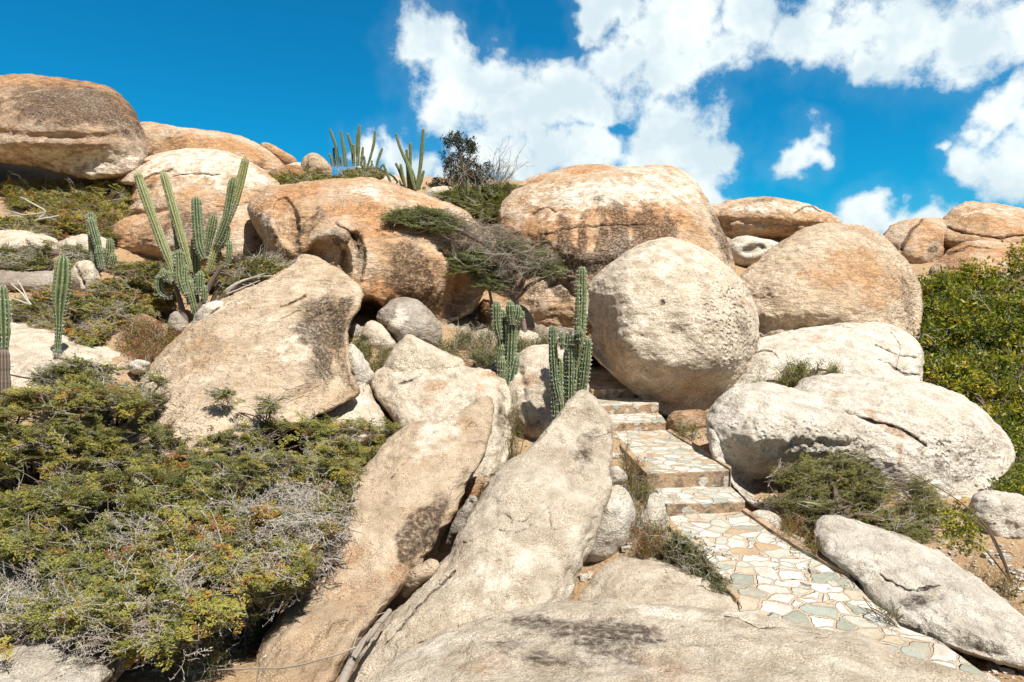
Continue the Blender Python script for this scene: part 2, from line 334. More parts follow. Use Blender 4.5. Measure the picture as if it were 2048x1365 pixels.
def flag_mat():
    m, nt = new_mat('flagstone_paving')
    o = N(nt, 'ShaderNodeTexCoord').outputs['Object']
    wn = N(nt, 'ShaderNodeTexNoise', {'Vector': o, 'Scale': 3.0, 'Detail': 3.0})
    d = N(nt, 'ShaderNodeVectorMath', {0: o, 1: N(nt, 'ShaderNodeVectorMath', {0: wn.outputs['Color'], 3: 0.20}, operation='SCALE').outputs[0]}, operation='ADD').outputs[0]
    wn2 = N(nt, 'ShaderNodeTexNoise', {'Vector': o, 'Scale': 25.0, 'Detail': 4.0})
    d = N(nt, 'ShaderNodeVectorMath', {0: d, 1: N(nt, 'ShaderNodeVectorMath', {0: wn2.outputs['Color'], 3: 0.022}, operation='SCALE').outputs[0]}, operation='ADD').outputs[0]
    mp = N(nt, 'ShaderNodeMapping', {'Vector': d, 'Rotation': (0, 0, 0.5), 'Scale': (5.4, 8.0, 0.0)}).outputs[0]
    e = N(nt, 'ShaderNodeTexVoronoi', {'Vector': mp, 'Scale': 1.0, 'Randomness': 0.95}, feature='DISTANCE_TO_EDGE').outputs['Distance']
    cc = N(nt, 'ShaderNodeTexVoronoi', {'Vector': mp, 'Scale': 1.0, 'Randomness': 0.95}).outputs['Color']
    sp = N(nt, 'ShaderNodeSeparateColor', {'Color': cc})
    r = N(nt, 'ShaderNodeValToRGB', {'Fac': sp.outputs[0]}); cr = r.color_ramp; cr.interpolation = 'CONSTANT'
    cols = [(0.0, (0.56, 0.53, 0.46)), (0.22, (0.43, 0.44, 0.37)), (0.38, (0.60, 0.58, 0.53)), (0.55, (0.31, 0.35, 0.30)), (0.64, (0.45, 0.38, 0.28)),
            (0.74, (0.57, 0.57, 0.52)), (0.84, (0.40, 0.27, 0.15)), (0.90, (0.24, 0.27, 0.22))]
    while len(cr.elements) < len(cols): cr.elements.new(0.5)
    for el, (p, c) in zip(cr.elements, cols): el.position = p; el.color = (*c, 1)
    n = NOISE(nt, o, 9, 8, 0.7, 0.6)
    stone = MIX(nt, SS(nt, n, 0.35, 0.75), r.outputs[0], MIX(nt, 0.5, r.outputs[0], (0.50, 0.43, 0.31)))
    stone = MIX(nt, M_(nt, 'MULTIPLY', SS(nt, NOISE(nt, o, 30, 5, 0.7), 0.52, 0.68), 0.65), stone, (0.30, 0.25, 0.18))
    th = M_(nt, 'MULTIPLY_ADD', sp.outputs[1], 0.03, 0.055)
    mask = N(nt, 'ShaderNodeMapRange', {'Value': e, 'From Min': 0.035, 'From Max': 0.060}).outputs[0]
    nm = NOISE(nt, o, 40, 5, 0.7)
    dirt = SS(nt, NOISE(nt, o, 2.4, 6, 0.7), 0.50, 0.68)
    mortar = MIX(nt, SS(nt, nm, 0.3, 0.7), (0.40, 0.29, 0.20), (0.53, 0.42, 0.31))
    c = MIX(nt, mask, mortar, stone)
    c = MIX(nt, M_(nt, 'MULTIPLY', dirt, 0.5), c, (0.34, 0.24, 0.15))
    h = M_(nt, 'ADD', M_(nt, 'MULTIPLY', mask, M_(nt, 'MULTIPLY_ADD', sp.outputs[2], 0.020, 0.012)), M_(nt, 'MULTIPLY', n, 0.015))
    h = M_(nt, 'ADD', h, M_(nt, 'MULTIPLY', nm, 0.006))
    finish(nt, c, 0.75, N(nt, 'ShaderNodeBump', {'Height': h, 'Distance': 1.0}).outputs[0], 0.3)
    return m
M_flag = flag_mat()
def riser_mat(name='riser_mortar', stones=0.5):
    m, nt = new_mat(name)
    o = N(nt, 'ShaderNodeTexCoord').outputs['Object']
    wn = N(nt, 'ShaderNodeTexNoise', {'Vector': o, 'Scale': 8.0, 'Detail': 4.0})
    d = N(nt, 'ShaderNodeVectorMath', {0: o, 1: N(nt, 'ShaderNodeVectorMath', {0: wn.outputs['Color'], 3: 0.06}, operation='SCALE').outputs[0]}, operation='ADD').outputs[0]
    v = N(nt, 'ShaderNodeTexVoronoi', {'Vector': d, 'Scale': 7.5, 'Randomness': 0.9})
    sp = N(nt, 'ShaderNodeSeparateColor', {'Color': v.outputs['Color']})
    mask = M_(nt, 'MULTIPLY', SS(nt, M_(nt, 'ADD', v.outputs['Distance'], M_(nt, 'MULTIPLY', NOISE(nt, o, 14, 3, 0.6), 0.5)), 0.74, 0.64), SS(nt, sp.outputs[0], 0.98 - stones, 1.0 - stones))
    n = NOISE(nt, o, 30, 6, 0.7)
    stone = MIX(nt, sp.outputs[1], (0.62, 0.55, 0.45), (0.42, 0.42, 0.37))
    stone = MIX(nt, SS(nt, n, 0.5, 0.7), stone, (0.28, 0.22, 0.16))
    mort = MIX(nt, SS(nt, n, 0.3, 0.7), (0.38, 0.25, 0.15), (0.50, 0.36, 0.24))
    mort = MIX(nt, SS(nt, NOISE(nt, o, 5, 6, 0.7), 0.48, 0.62), mort, (0.19, 0.14, 0.10))
    c = MIX(nt, mask, mort, stone)
    h = M_(nt, 'ADD', M_(nt, 'MULTIPLY', mask, 0.012), M_(nt, 'MULTIPLY', n, 0.02))
    finish(nt, c, 0.9, N(nt, 'ShaderNodeBump', {'Height': h, 'Distance': 1.0}).outputs[0], 0.15)
    return m
M_riser = riser_mat('riser_mortar', 0.8)
M_kerb = riser_mat('mortar_edge', 0.05)

# ------------------------------------------------------------------ terrain
def terrain():
    ctl = []
    def p(px, py, D, dz=0.0):
        q = U(px, py, D); ctl.append((q[0], q[1], q[2] + dz))
    for a in [(2000,1340,3.75,-.12),(2040,1200,4.75,-.1),(1900,1180,4.9,-.15),(1850,1240,4.3,-.2),(2100,1330,3.8,-.12),(1990,1120,5.4),(1600,1060,5.4,-.12),(1720,1160,4.6,-.1),(1400,1000,6.2,-.3),(1250,905,7.2),(1245,1000,5.9,-.1),(1290,1100,5.0,-.05),
              (1400,1230,4.2,-.3),(1300,1200,4.6,-.25),(1500,1260,4.0,-.25),(1700,1300,3.8,-.2),(1150,1240,4.2,-.15),(1320,860,8.0,-.3),(1390,880,7.9,0),(1200,760,9.5,-.5),(1170,730,10.6,-.5),(1240,790,9.0,-.45),
              (1060,880,7.0),(1030,930,6.6),(950,1000,6.3,-.2),(880,1080,5.6,-.3),(900,700,8.6),(1080,690,8.9),(950,655,10.0),(730,720,8.0),(1000,640,11.0),
              (700,830,7.4,-.3),(300,700,8.2,-.1),(380,645,9.0),(260,680,8.5),(240,560,11.2),(550,570,11.6),(400,560,11.8),(120,720,7.2,-.25),(120,560,10.3,-.1),(40,640,8.6,-.2),
              (200,545,10.6),(220,440,13.0),(30,440,13.0),(100,362,15.8),(300,350,16.4),(0,316,18.5),(130,340,18.5),(-150,300,18.5),(450,440,15.5,-.3),(600,365,16.5),(700,350,16.5),(830,395,14.5),(950,395,14.5),(960,470,12.6),
              (1000,600,11.5),(1100,380,15.0),(1300,360,15.5,-.3),(1450,520,13.2,-.3),(1600,500,14.0,-.5),(1700,520,13.0,-.8),(1870,555,12.8),(2040,545,13.0),
              (1850,700,11.2),(1950,700,11.0),(2100,650,11.5),(2100,900,9.0),(2150,1000,7.0),(1560,770,8.9),(1650,700,9.6,-.2),(2030,900,8.9),(2040,1000,6.5),(1950,1000,6.6),
              (300,900,6.4,-.3),(100,900,6.0,-.3),(-100,900,6.0,-.3),(500,1000,5.6,-.6),(300,1320,3.6),(420,1345,3.5),(560,1330,3.6),(200,1200,4.2,-.3),(0,1300,3.6,-.2),(640,1250,4.0,-.3)]:
        p(*a)
    for x in (-40, -20, 0, 20, 40):
        ctl += [(x, -12, -2.9), (x, -4, -2.6), (x, 34, 0.5), (x, 60, -3.2)]
    for y, z in ((8, -1.4), (14, 0.2), (20, 2.6), (26, 2.6)):
        ctl += [(-30, y, z + .3), (30, y, z - 1.0)]
    ctl += [(0, 1, -2.5), (1.5, 2, -2.5), (-1.5, 2, -2.6), (-4, 1, -2.6), (4, 1, -2.45), (0, 24, 3.6), (-8, 24, 3.9), (8, 24, 2.4), (-14, 20, 3.4), (14, 20, 1.0)]
    K = np.array(ctl); X = K[:, :2]; n = len(K)
    d = np.linalg.norm(X[:, None] - X[None], axis=2)
    A = np.zeros((n + 3, n + 3)); A[:n, :n] = -d - np.eye(n) * 0.05; A[:n, n] = 1; A[:n, n + 1:] = X; A[n, :n] = 1; A[n + 1:, :n] = X.T
    w = np.linalg.solve(A, np.concatenate([K[:, 2], np.zeros(3)]))
    def H(x, y):
        P = np.stack([x, y], 1); out = np.zeros(len(P))
        for s in range(0, len(P), 20000):
            q = P[s:s + 20000]; dd = np.linalg.norm(q[:, None] - X[None], axis=2)
            out[s:s + 20000] = -dd @ w[:n] + w[n] + q @ w[n + 1:]
        r = np.clip((np.hypot(P[:, 0], P[:, 1] - 10) - 42) / 25, 0, 1); r = r * r * (3 - 2 * r)
        return out * (1 - r) + (-3.2) * r
    return H
HT = terrain()
def axis(lo, mid0, mid1, hi, step, grow):
    a = list(np.arange(mid0, mid1, step)); s = step; x = a[-1]
    while x < hi: s *= grow; x += s; a.append(x)
    s = step; x = a[0]
    while x > lo: s *= grow; x -= s; a.insert(0, x)
    return np.array(a)
gx = axis(-1500, -13, 15, 1500, 0.085, 1.12); gy = axis(-1500, 0.5, 22, 1500, 0.085, 1.12)
GX, GY = np.meshgrid(gx, gy)
gz = HT(GX.ravel(), GY.ravel())
P3 = np.stack([GX.ravel(), GY.ravel(), np.zeros(GX.size)], 1)
near = np.exp(-(np.hypot(P3[:, 0], P3[:, 1] - 9) / 22) ** 4)
gz = gz + near * (0.10 * fbm(P3 * 0.9, 4) + 0.025 * fbm(P3 * 6, 3))
def Zp(px, py, z): return on_z(px, py, z * S)
def under(poly, zt):
    global gz
    W = np.array([on_z(a, b, zt(a, b) * S) for a, b in poly]); c = W.mean(0); W = c + (W - c) * 1.06
    x, y = GX.ravel(), GY.ravel(); ins = np.zeros(len(x), bool); j = len(W) - 1
    for i in range(len(W)):
        xi, yi = W[i, :2]; xj, yj = W[j, :2]
        ins ^= ((yi > y) != (yj > y)) & (x < (xj - xi) * (y - yi) / (yj - yi + 1e-12) + xi); j = i
    lim = W[:, 2].min() if zt(0, 0) == zt(0, 1) else None
    co = np.linalg.lstsq(np.c_[np.ones(len(W)), W[:, :2]], W[:, 2], rcond=None)[0]
    pl = co[0] + co[1] * x + co[2] * y - 0.10
    gz = np.where(ins, np.minimum(gz, pl), gz)
under([(1331,1032),(1484,1019),(1590,1088),(1700,1148),(1778,1218),(1868,1276),(1975,1350),(2010,1400),(1640,1330),(1480,1232),(1440,1148),(1365,1066)], lambda a, b: -1.79 - 0.165 * (b - 1024) / 176 if b < 1200 else -1.955 - 0.05 * (b - 1200) / 150)
under([(1226,863),(1334,861),(1461,940),(1301,947)], lambda a, b: -1.53)
under([(1184,795),(1317,800),(1331,844),(1222,846)], lambda a, b: -1.42)
under([(1160,735),(1235,731),(1272,778),(1183,780)], lambda a, b: -1.15)
V = np.stack([GX.ravel(), GY.ravel(), gz], 1)
ny, nx = GX.shape; I = np.arange(nx * ny).reshape(ny, nx)
Q = np.stack([I[:-1, :-1], I[:-1, 1:], I[1:, 1:], I[1:, :-1]], -1).reshape(-1, 4)
tag(mesh_np('ground', V, Q, [M_soil], smooth=True), kind='structure')
def ground_z(x, y): return float(HT(np.array([float(x)]), np.array([float(y)]))[0])

# ------------------------------------------------------------------ boulders
def catmull(P, n=720, closed=True):
    P = np.asarray(P, float); m = len(P)
    out = []
    per = max(2, n // m)
    for i in range(m if closed else m - 1):
        if closed: p0, p1, p2, p3 = P[(i - 1) % m], P[i], P[(i + 1) % m], P[(i + 2) % m]
        else: p0, p1, p2, p3 = P[max(i - 1, 0)], P[i], P[i + 1], P[min(i + 2, m - 1)]
        t = np.linspace(0, 1, per, endpoint=False)[:, None]
        out.append(0.5 * ((2 * p1) + (-p0 + p2) * t + (2 * p0 - 5 * p1 + 4 * p2 - p3) * t ** 2 + (-p0 + 3 * p1 - 3 * p2 + p3) * t ** 3))
    out = np.concatenate(out)
    if not closed: out = np.vstack([out, P[-1:]])
    return out
def resample(P, n, closed=True):
    Q = np.vstack([P, P[:1]]) if closed else P
    d = np.r_[0, np.cumsum(np.linalg.norm(np.diff(Q, axis=0), axis=1))]
    s = np.linspace(0, d[-1], n, endpoint=not closed)
    return np.stack([np.interp(s, d, Q[:, k]) for k in range(Q.shape[1])], 1)
def seg_dist(px, py, line):
    L = np.asarray(line, float); best = np.full(px.shape, 1e9)
    for a, b in zip(L[:-1], L[1:]):
        ab = b - a; t = np.clip(((px - a[0]) * ab[0] + (py - a[1]) * ab[1]) / (ab @ ab + 1e-9), 0, 1)
        best = np.minimum(best, np.hypot(px - a[0] - t * ab[0], py - a[1] - t * ab[1]))
    return best
def gauss(px, py, g):
    cx, cy, rx, ry = g[:4]; an = math.radians(g[4]) if len(g) > 4 else 0.0
    dx, dy = px - cx, py - cy
    u = dx * math.cos(an) + dy * math.sin(an); v = -dx * math.sin(an) + dy * math.cos(an)
    return (u / rx) ** 2 + (v / ry) ** 2

def boulder(label, outline, D, T, mat, tilt=(0, 0), p=2.3, dents=(), caves=(), cracks=(), dark=(), rust=(), white=(), pits=(), low=0.10, rough=1.0, seed=0, res=None, name='boulder', back=0.9, group=None, creases=(), faces=(), facets=5, sheet=1.0):
    """T thickness of the near half (layout units). dents: (px,py,rx,ry,angle,depth); caves same with a hard rim."""
    O = catmull(outline, 720); O = resample(O, 720)
    size = max(np.ptp(O[:, 0]), np.ptp(O[:, 1]))
    z = O[:, 0] + 1j * O[:, 1]
    # roughen the outline a little
    ph = np.arange(720) / 720 * 2 * np.pi
    rr = np.random.default_rng(seed + 5)
    jit = sum(rr.normal() * np.cos(k * ph + rr.random() * 6.28) / k ** 0.9 for k in range(7, 60))
    nrm = np.gradient(z); nrm = nrm / (np.abs(nrm) + 1e-9) * 1j
    z = z + nrm * jit * size * 0.0045
    Fz = np.fft.fft(z); kk = np.fft.fftfreq(720, 1 / 720)
    zs = np.fft.ifft(Fz * (np.abs(kk) <= 2)); c = Fz[0] / 720
    if res is None: res = int(np.clip(size / 2.3, 36, 300))
    n = res
    g = np.linspace(-1, 1, n); GA, GB = np.meshgrid(g, g)
    r = np.maximum(np.abs(GA), np.abs(GB))
    with np.errstate(divide='ignore', invalid='ignore'):
        th = np.where(np.abs(GA) > np.abs(GB), (np.pi / 4) * (GB / GA), (np.pi / 2) - (np.pi / 4) * (GA / GB))
    th = np.where(np.abs(GA) > np.abs(GB), np.where(GA < 0, th + np.pi, th), np.where(GB < 0, th + np.pi, th))
    th = np.nan_to_num(th)
    r = r.ravel(); th = th.ravel() % (2 * np.pi)
    u = np.sin(r * np.pi / 2) * 0.35 + 0.65 * np.sin(np.sin(r * np.pi / 2) * np.pi / 2) if False else np.sin(r * np.pi / 2)
    s = th / (2 * np.pi) * 720
    def samp(zz): 
        i = np.floor(s).astype(int) % 720; j = (i + 1) % 720; f = s - np.floor(s); return zz[i] * (1 - f) + zz[j] * f
    w = u ** 2.5
    zi = c + u * ((1 - w) * (samp(zs) - c) + w * (samp(z) - c))
    # keep the orientation: image y points down
    px, py = zi.real, zi.imag
    cx, cy = c.real, c.imag
    Dp = D * (1 + tilt[0] * (px - cx) / FPX + tilt[1] * (cy - py) / FPX)
    h = T * (1 - u ** p) ** (1 / p)
    sm = np.clip(1 - u ** 6, 0, 1)
    base = ray(px, py) * ((Dp) * S)[:, None]
    sz = size / FPX * D * S
    h = h * (1 + low * 2.0 * fbm(base / sz * 1.7 + seed * 3.1, 2) * sm) + T * low * 0.9 * fbm(base / sz * 4.0 + seed * 7.7, 3) * sm
    stain = np.zeros((len(px), 4))  # dark channel holds stains and, on a few rocks, painted shade
    ra = np.random.default_rng(seed + 900); W2, H2 = np.ptp(O[:, 0]) / 2, np.ptp(O[:, 1]) / 2
    wobx = fbm(np.stack([px, py, np.zeros_like(px)], 1) / (size * 0.10) + seed + 50, 3)
    for k in range(facets):
        a = (k + ra.random()) / facets * 6.28; off = ra.uniform(0.45, 0.75)
        q = (px - cx) * math.cos(a) + (py - cy) * math.sin(a) - off * math.hypot(W2 * math.cos(a), H2 * math.sin(a)) + size * 0.05 * wobx
        sf = size * 0.012
        h = h - ra.uniform(0.15, 0.55) * D / FPX * sf * np.logaddexp(0, np.clip(q / sf, -60, 60)) * np.clip(1 - u ** 8, 0, 1)
    # exfoliation sheets: thin steps that follow the level lines of a smooth field
    shf = fbm(base / sz * np.array([1.6, 1.6, 2.6]) + seed * 2.7 + 8, 4)
    st_ = 0.0
    for lv, amp in ((0.06, 1.0), (-0.10, 0.8), (0.20, 0.7)):
        st_ = st_ + amp * (1 / (1 + np.exp(-np.clip((shf - lv) / 0.010, -30, 30))))
    h = h - sheet * 0.022 * st_ * sm * min(1.0, sz / 1.5) / S
    wob = fbm(np.stack([px, py, np.zeros_like(px)], 1) / (size * 0.12) + seed, 3)
    for d in dents: h = h - d[5] * np.exp(-gauss(px, py, d)) * sm
    for d in caves:
        q = gauss(px, py, d) * (1 + 0.35 * wob); e = np.clip((1.15 - q) / 0.45, 0, 1); e = e * e * (3 - 2 * e)
        h = h - d[5] * e * (0.55 + 0.45 * np.clip(1 - q, 0, 1))
    for (fx, fy, nx_, ny_, sl, sf) in faces:      # planar cut: the part beyond the line turns away
        q = ((px - fx) * nx_ + (py - fy) * ny_ + 10 * wob) / math.hypot(nx_, ny_)
        h = h - sl * D / FPX * sf * np.logaddexp(0, np.clip(q / sf, -60, 200)) * np.clip(1 - u ** 10, 0, 1)
    for cr in creases:   # (polyline, side width, depth): a step; surface on the right-hand side drops
        line, wd, dp = cr
        h = h - dp * np.exp(-(seg_dist(px, py, line) / wd) ** 2) * sm
    wx = px + 5 * fbm(np.stack([px, py, px * 0], 1) / 22 + seed, 3); wy = py + 5 * fbm(np.stack([py, px, px * 0], 1) / 22 + seed + 9, 3)
    for cr in cracks:    # (polyline, width px, depth m)
        line, wd, dp = cr
        k = np.exp(-(seg_dist(wx, wy, catmull(line, 40, False)) / wd) ** 2)
        h = h - dp * k; stain[:, 0] = np.maximum(stain[:, 0], np.clip(k * 1.6 - 0.6, 0, 1) * 1.3)
    for ch, lst in ((0, dark), (1, rust), (2, white), (3, pits)):
        for gg in lst:
            amp = gg[5] if len(gg) > 5 else 1.0
            q = gauss(px, py, gg) * (1 + 0.9 * wob) + 0.5 * wobx; v = amp * np.exp(-0.75 * q)
            stain[:, ch] = np.maximum(stain[:, ch], v)
    Pf = ray(px, py) * ((Dp - h) * S)[:, None]
    # ring order of the square's border
    idx = np.arange(n * n).reshape(n, n)
    Qf = np.stack([idx[:-1, :-1], idx[:-1, 1:], idx[1:, 1:], idx[1:, :-1]], -1).reshape(-1, 4)
    border = np.concatenate([idx[0, :-1], idx[:-1, -1], idx[-1, ::-1][:-1], idx[::-1, 0][:-1]])
    ctr = ray(np.array([cx]), np.array([cy]))[0] * D * S
    vd = ctr / np.linalg.norm(ctr)
    rings = max(6, n // 14)
    Bp = Pf[border]; nb = len(border)
    cB = Bp.mean(0)
    Vb = []; Tb = T * S * back
    for k in range(1, rings + 1):
        a = k / rings * np.pi / 2
        cu = max(math.cos(a), 0.02)
        Vb.append(cB + (Bp - cB) * cu + vd * Tb * math.sin(a))
    V = np.vstack([Pf] + Vb)
    Qs = []; prev = border
    for k in range(rings):
        cur = n * n + k * nb + np.arange(nb)
        Qs.append(np.stack([prev, np.roll(prev, -1), np.roll(cur, -1), cur], 1)); prev = cur
    cap = len(V); V = np.vstack([V, V[prev].mean(0)[None]])
    ev = np.arange(0, nb - 1, 2)
    Qs.append(np.stack([prev[ev], prev[(ev + 1) % nb], prev[(ev + 2) % nb], np.full(len(ev), cap)], 1))
    Q = np.vstack([Qf] + [q for q in Qs])
    # orient front faces towards the camera
    a, b, d_ = V[Qf[:, 0]], V[Qf[:, 1]], V[Qf[:, 3]]
    nn = np.cross(b - a, d_ - a); flip = (nn @ vd).sum() > 0
    if flip: Qf2 = Qf[:, ::-1]
    else: Qf2 = Qf
    # back faces follow the border's winding
    Qb = np.vstack(Qs)
    a, b, d_ = V[Qb[:, 0]], V[Qb[:, 1]], V[Qb[:, 3]]
    nn2 = np.cross(b - a, d_ - a); out = ((V[Qb].mean(1) - (cB + vd * Tb * 0.3)) * nn2).sum()
    if out < 0: Qb = Qb[:, ::-1]
    Q = np.vstack([Qf2, Qb])
    # normal displacement, multi scale
    fn = np.cross(V[Q[:, 1]] - V[Q[:, 0]], V[Q[:, 3]] - V[Q[:, 0]])
    vn = np.zeros_like(V)
    for k in range(4): np.add.at(vn, Q[:, k], fn)
    vn /= np.linalg.norm(vn, axis=1, keepdims=True) + 1e-12
    px_m = D * S / FPX                                   # metres per photo pixel
    dd = 0.035 * fbm(V * 1.6 + seed, 3) + 0.022 * (1 - 2 * np.abs(fbm(V * np.array([4.0, 4.0, 7.0]) + seed * 1.3, 3)))
    if px_m * 5 < 0.08: dd = dd + 0.010 * fbm(V * 14 + seed, 3)
    stf = np.vstack([stain, np.zeros((len(V) - n * n, 4))]); stf[n * n:] = 0
    dd = dd - 0.035 * stf[:, 3] * np.clip(fbm(V * 9 + 4.4 + seed, 2) * 2.2, -0.2, 1)
    V = V + vn * (dd * rough)[:, None]
    o = mesh_np(name, V, Q, [mat], smooth=True, origin=ctr, color=stf)
    o['grain'] = float(np.clip(6.0 / D, 0.42, 1.3))
    tag(o, label, 'boulder', group)
    return o
B = boulder
# skyline, left
B('huge rounded brown boulder at the far left of the skyline with a black lichen patch', [(-190,330),(-200,230),(-130,170),(-40,155),(30,150),(130,158),(205,172),(250,200),(278,240),(292,290),(287,325),(262,350),(200,358),(120,346),(40,328),(-20,322),(-100,335)], 16.0, 2.2, M_umber, tilt=(0.0,0.9), p=2.6, seed=1,
  dents=[(110,330,260,45,4,.55),(120,180,250,40,0,-.1)], creases=[([(-60,262),(60,272),(180,276),(290,268)],9,.12)], dark=[(140,212,118,38,4,.85),(60,195,50,30,0,.6),(235,245,60,25,20,.5)], rust=[(120,165,200,14,2,.9),(245,205,45,25,40,.9)], white=[(120,315,220,30,4,.55)], faces=[(60,268,0,1,.45,10)])
B('long low orange boulder on the skyline right behind the huge left one', [(262,300),(270,255),(300,246),(380,258),(460,268),(510,285),(545,310),(568,335),(550,360),(400,375),(285,360)], 20.0, 1.6, M_orange, tilt=(0,.5), seed=2, dark=[(345,278,22,16,0,.4)], rust=[(470,300,50,16,20,.8),(400,290,60,16,0,.5)])
B('narrow orange stone wedged at the right end of the long skyline boulder', [(522,292),(535,288),(562,300),(592,320),(585,332),(562,333),(540,318)], 20.6, .35, M_orange, seed=3, rust=[(560,312,30,12,20,.6)])
B('small rounded tan stone on the skyline left of the cactus row', [(598,345),(606,322),(617,310),(632,308),(650,320),(662,340),(655,356),(612,358)], 19.5, .45, M_tan, seed=4, dark=[(615,330,12,16,0,.4)])
B('low pale stone on the skyline beside the brown outcrop', [(560,345),(575,330),(600,326),(612,345),(600,362),(568,360)], 19.6, .35, M_cream, seed=5)
B('reddish brown outcrop half hidden by scrub under the skyline stones', [(535,350),(560,335),(590,332),(620,345),(640,365),(620,385),(560,390)], 18.2, .6, M_brown, seed=6, rust=[(590,350,40,20,0,.9)])
B('thin flat slab jutting out beside the huge left boulder', [(243,322),(262,318),(305,317),(318,321),(300,326),(262,328)], 15.2, .35, M_tan, seed=7, low=.03)
B('small brown stone wedged under the right end of the huge left boulder', [(272,330),(282,300),(298,292),(306,300),(303,322),(290,332)], 16.8, .4, M_brown, seed=8)
# left, upper
B('cream and orange mottled boulder crowning the left outcrop', [(230,358),(262,328),(330,305),(395,298),(450,305),(500,325),(540,352),(560,376),(535,395),(500,420),(400,440),(300,430),(262,405),(262,372),(238,368)], 15.0, 1.5, M_orange, tilt=(0,1.4), seed=10,
  white=[(400,330,130,30,0,.75),(500,350,40,22,30,.6)], rust=[(400,350,90,12,0,.5),(310,355,20,12,0,.7)], cracks=[([(262,372),(300,350),(345,340)],2.5,.06),([(350,352),(400,347),(440,355)],2,.04)], dark=[(300,375,14,10,0,.4)])
B('smooth orange lobe overhanging the middle of the left outcrop', [(246,452),(262,412),(330,370),(400,361),(460,369),(492,388),(498,402),(482,416),(450,425),(370,421),(300,420)], 14.0, .75, M_orange, tilt=(0,1.2), p=2.6, seed=11, rust=[(410,385,80,22,0,.6)], white=[(330,385,60,10,-25,.5)], faces=[(400,402,0,1,1.4,7)])
B('brown fronted orange boulder at the foot of the left outcrop', [(212,480),(222,458),(255,438),(330,424),(440,424),(500,410),(530,440),(548,480),(565,520),(540,560),(420,545),(330,535),(240,522),(214,503)], 12.6, 1.3, M_orange, tilt=(0,.8), p=2.4, seed=12,
  dents=[(330,530,150,22,4,.35)], dark=[(385,445,75,26,0,.62),(320,465,35,30,0,.5),(470,455,30,20,0,.3)], rust=[(255,470,40,30,0,.6),(520,500,40,40,0,.5)], faces=[(350,445,0,1,.5,10)])
B('small grey stone leaning under the left rim of the hollowed boulder', [(520,530),(522,500),(538,480),(552,492),(550,530),(535,545)], 12.2, .35, M_grey, seed=13)
# hollowed boulder
B('massive orange boulder hollowed by smooth weathered caves left of centre', [(500,428),(504,402),(540,377),(600,368),(680,360),(760,362),(830,385),(890,405),(935,425),(965,470),(978,540),(962,590),(940,625),(905,645),(880,655),(840,645),(800,620),(770,645),(735,660),(700,650),(640,625),(570,570),(545,520),(522,470)], 11.2, 1.9, M_orange, tilt=(0.0,.9), p=2.7, seed=14, res=300,
  dents=[(900,655,70,34,-10,.8),(915,600,40,60,20,.7),(640,400,60,18,0,.18),(590,560,60,60,0,.4),(870,560,60,50,0,-.10),(622,445,50,24,-20,.14)],
  caves=[(574,446,27,52,-14,.26),(650,548,54,76,10,.50),(706,530,26,62,8,.26),(736,640,34,44,0,1.2),(530,480,9,44,-25,.3)],
  cracks=[([(675,450),(705,470),(715,500)],3,.10),([(880,500),(900,520),(930,515)],3,.08)],
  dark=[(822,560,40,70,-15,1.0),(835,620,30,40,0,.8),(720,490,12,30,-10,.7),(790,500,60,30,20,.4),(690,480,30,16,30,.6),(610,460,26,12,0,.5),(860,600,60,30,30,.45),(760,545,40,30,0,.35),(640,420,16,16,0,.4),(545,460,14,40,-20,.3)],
  rust=[(720,430,70,35,30,.75),(620,385,90,14,0,.7),(545,410,30,24,0,.8),(770,600,60,30,0,.4),(850,410,50,10,25,.6)], white=[(730,385,60,14,10,.5),(560,450,30,40,0,.25)], faces=[(905,560,.95,.3,1.1,20),(820,600,.1,1,.5,25)])
# left foreground slab
B('big tan triangular boulder with a black stained hollow on its right face', [(235,880),(252,815),(300,735),(340,690),(380,650),(440,608),(520,567),(585,533),(605,514),(622,511),(645,520),(700,557),(722,582),(716,615),(697,655),(700,740),(714,783),(690,802),(640,828),(560,870),(420,920),(290,925)], 7.6, .85, M_tan, tilt=(-.2,1.7), p=2.6, seed=15, res=290,
  dents=[(655,650,36,62,-14,.55),(668,735,26,50,-8,.22),(600,615,30,5,-35,.05)], creases=[([(715,600),(660,622),(622,640),(612,670)],5,.05)], cracks=[([(560,615),(590,605),(610,596)],3,.06),([(560,640),(600,625)],2,.03)],
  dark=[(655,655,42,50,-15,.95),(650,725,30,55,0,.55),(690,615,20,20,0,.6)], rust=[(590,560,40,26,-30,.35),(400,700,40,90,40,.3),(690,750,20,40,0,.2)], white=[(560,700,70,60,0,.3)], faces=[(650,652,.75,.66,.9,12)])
B('low sunlit cream rock behind the lone left cactus', [(-90,720),(-60,680),(-10,650),(45,645),(110,657),(180,690),(235,697),(260,716),(255,760),(180,800),(40,820),(-80,800)], 8.0, .8, M_cream, tilt=(0,1.6), seed=16, rust=[(100,680,80,12,15,.3)])
B('flat cream rock at the left edge below the upper scrub', [(-80,490),(-30,465),(10,462),(60,465),(112,482),(105,505),(20,515),(-60,515)], 11.6, .6, M_cream, tilt=(0,1.2), seed=17, rust=[(50,480,50,8,0,.4)])
B('narrow pale ledge beside the small left cactus clump', [(108,492),(130,477),(170,473),(212,480),(216,498),(190,512),(130,508)], 11.9, .45, M_cream, tilt=(0,1), seed=18)
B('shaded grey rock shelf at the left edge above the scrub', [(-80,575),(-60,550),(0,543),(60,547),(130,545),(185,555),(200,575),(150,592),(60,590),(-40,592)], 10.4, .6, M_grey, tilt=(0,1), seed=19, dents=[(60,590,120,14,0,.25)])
B('pale split root-like rock below the small left cactus clump', [(140,560),(150,530),(178,522),(195,545),(200,570),(180,590),(150,585)], 10.0, .3, M_cream, seed=20, cracks=[([(155,530),(175,580)],3,.06)])
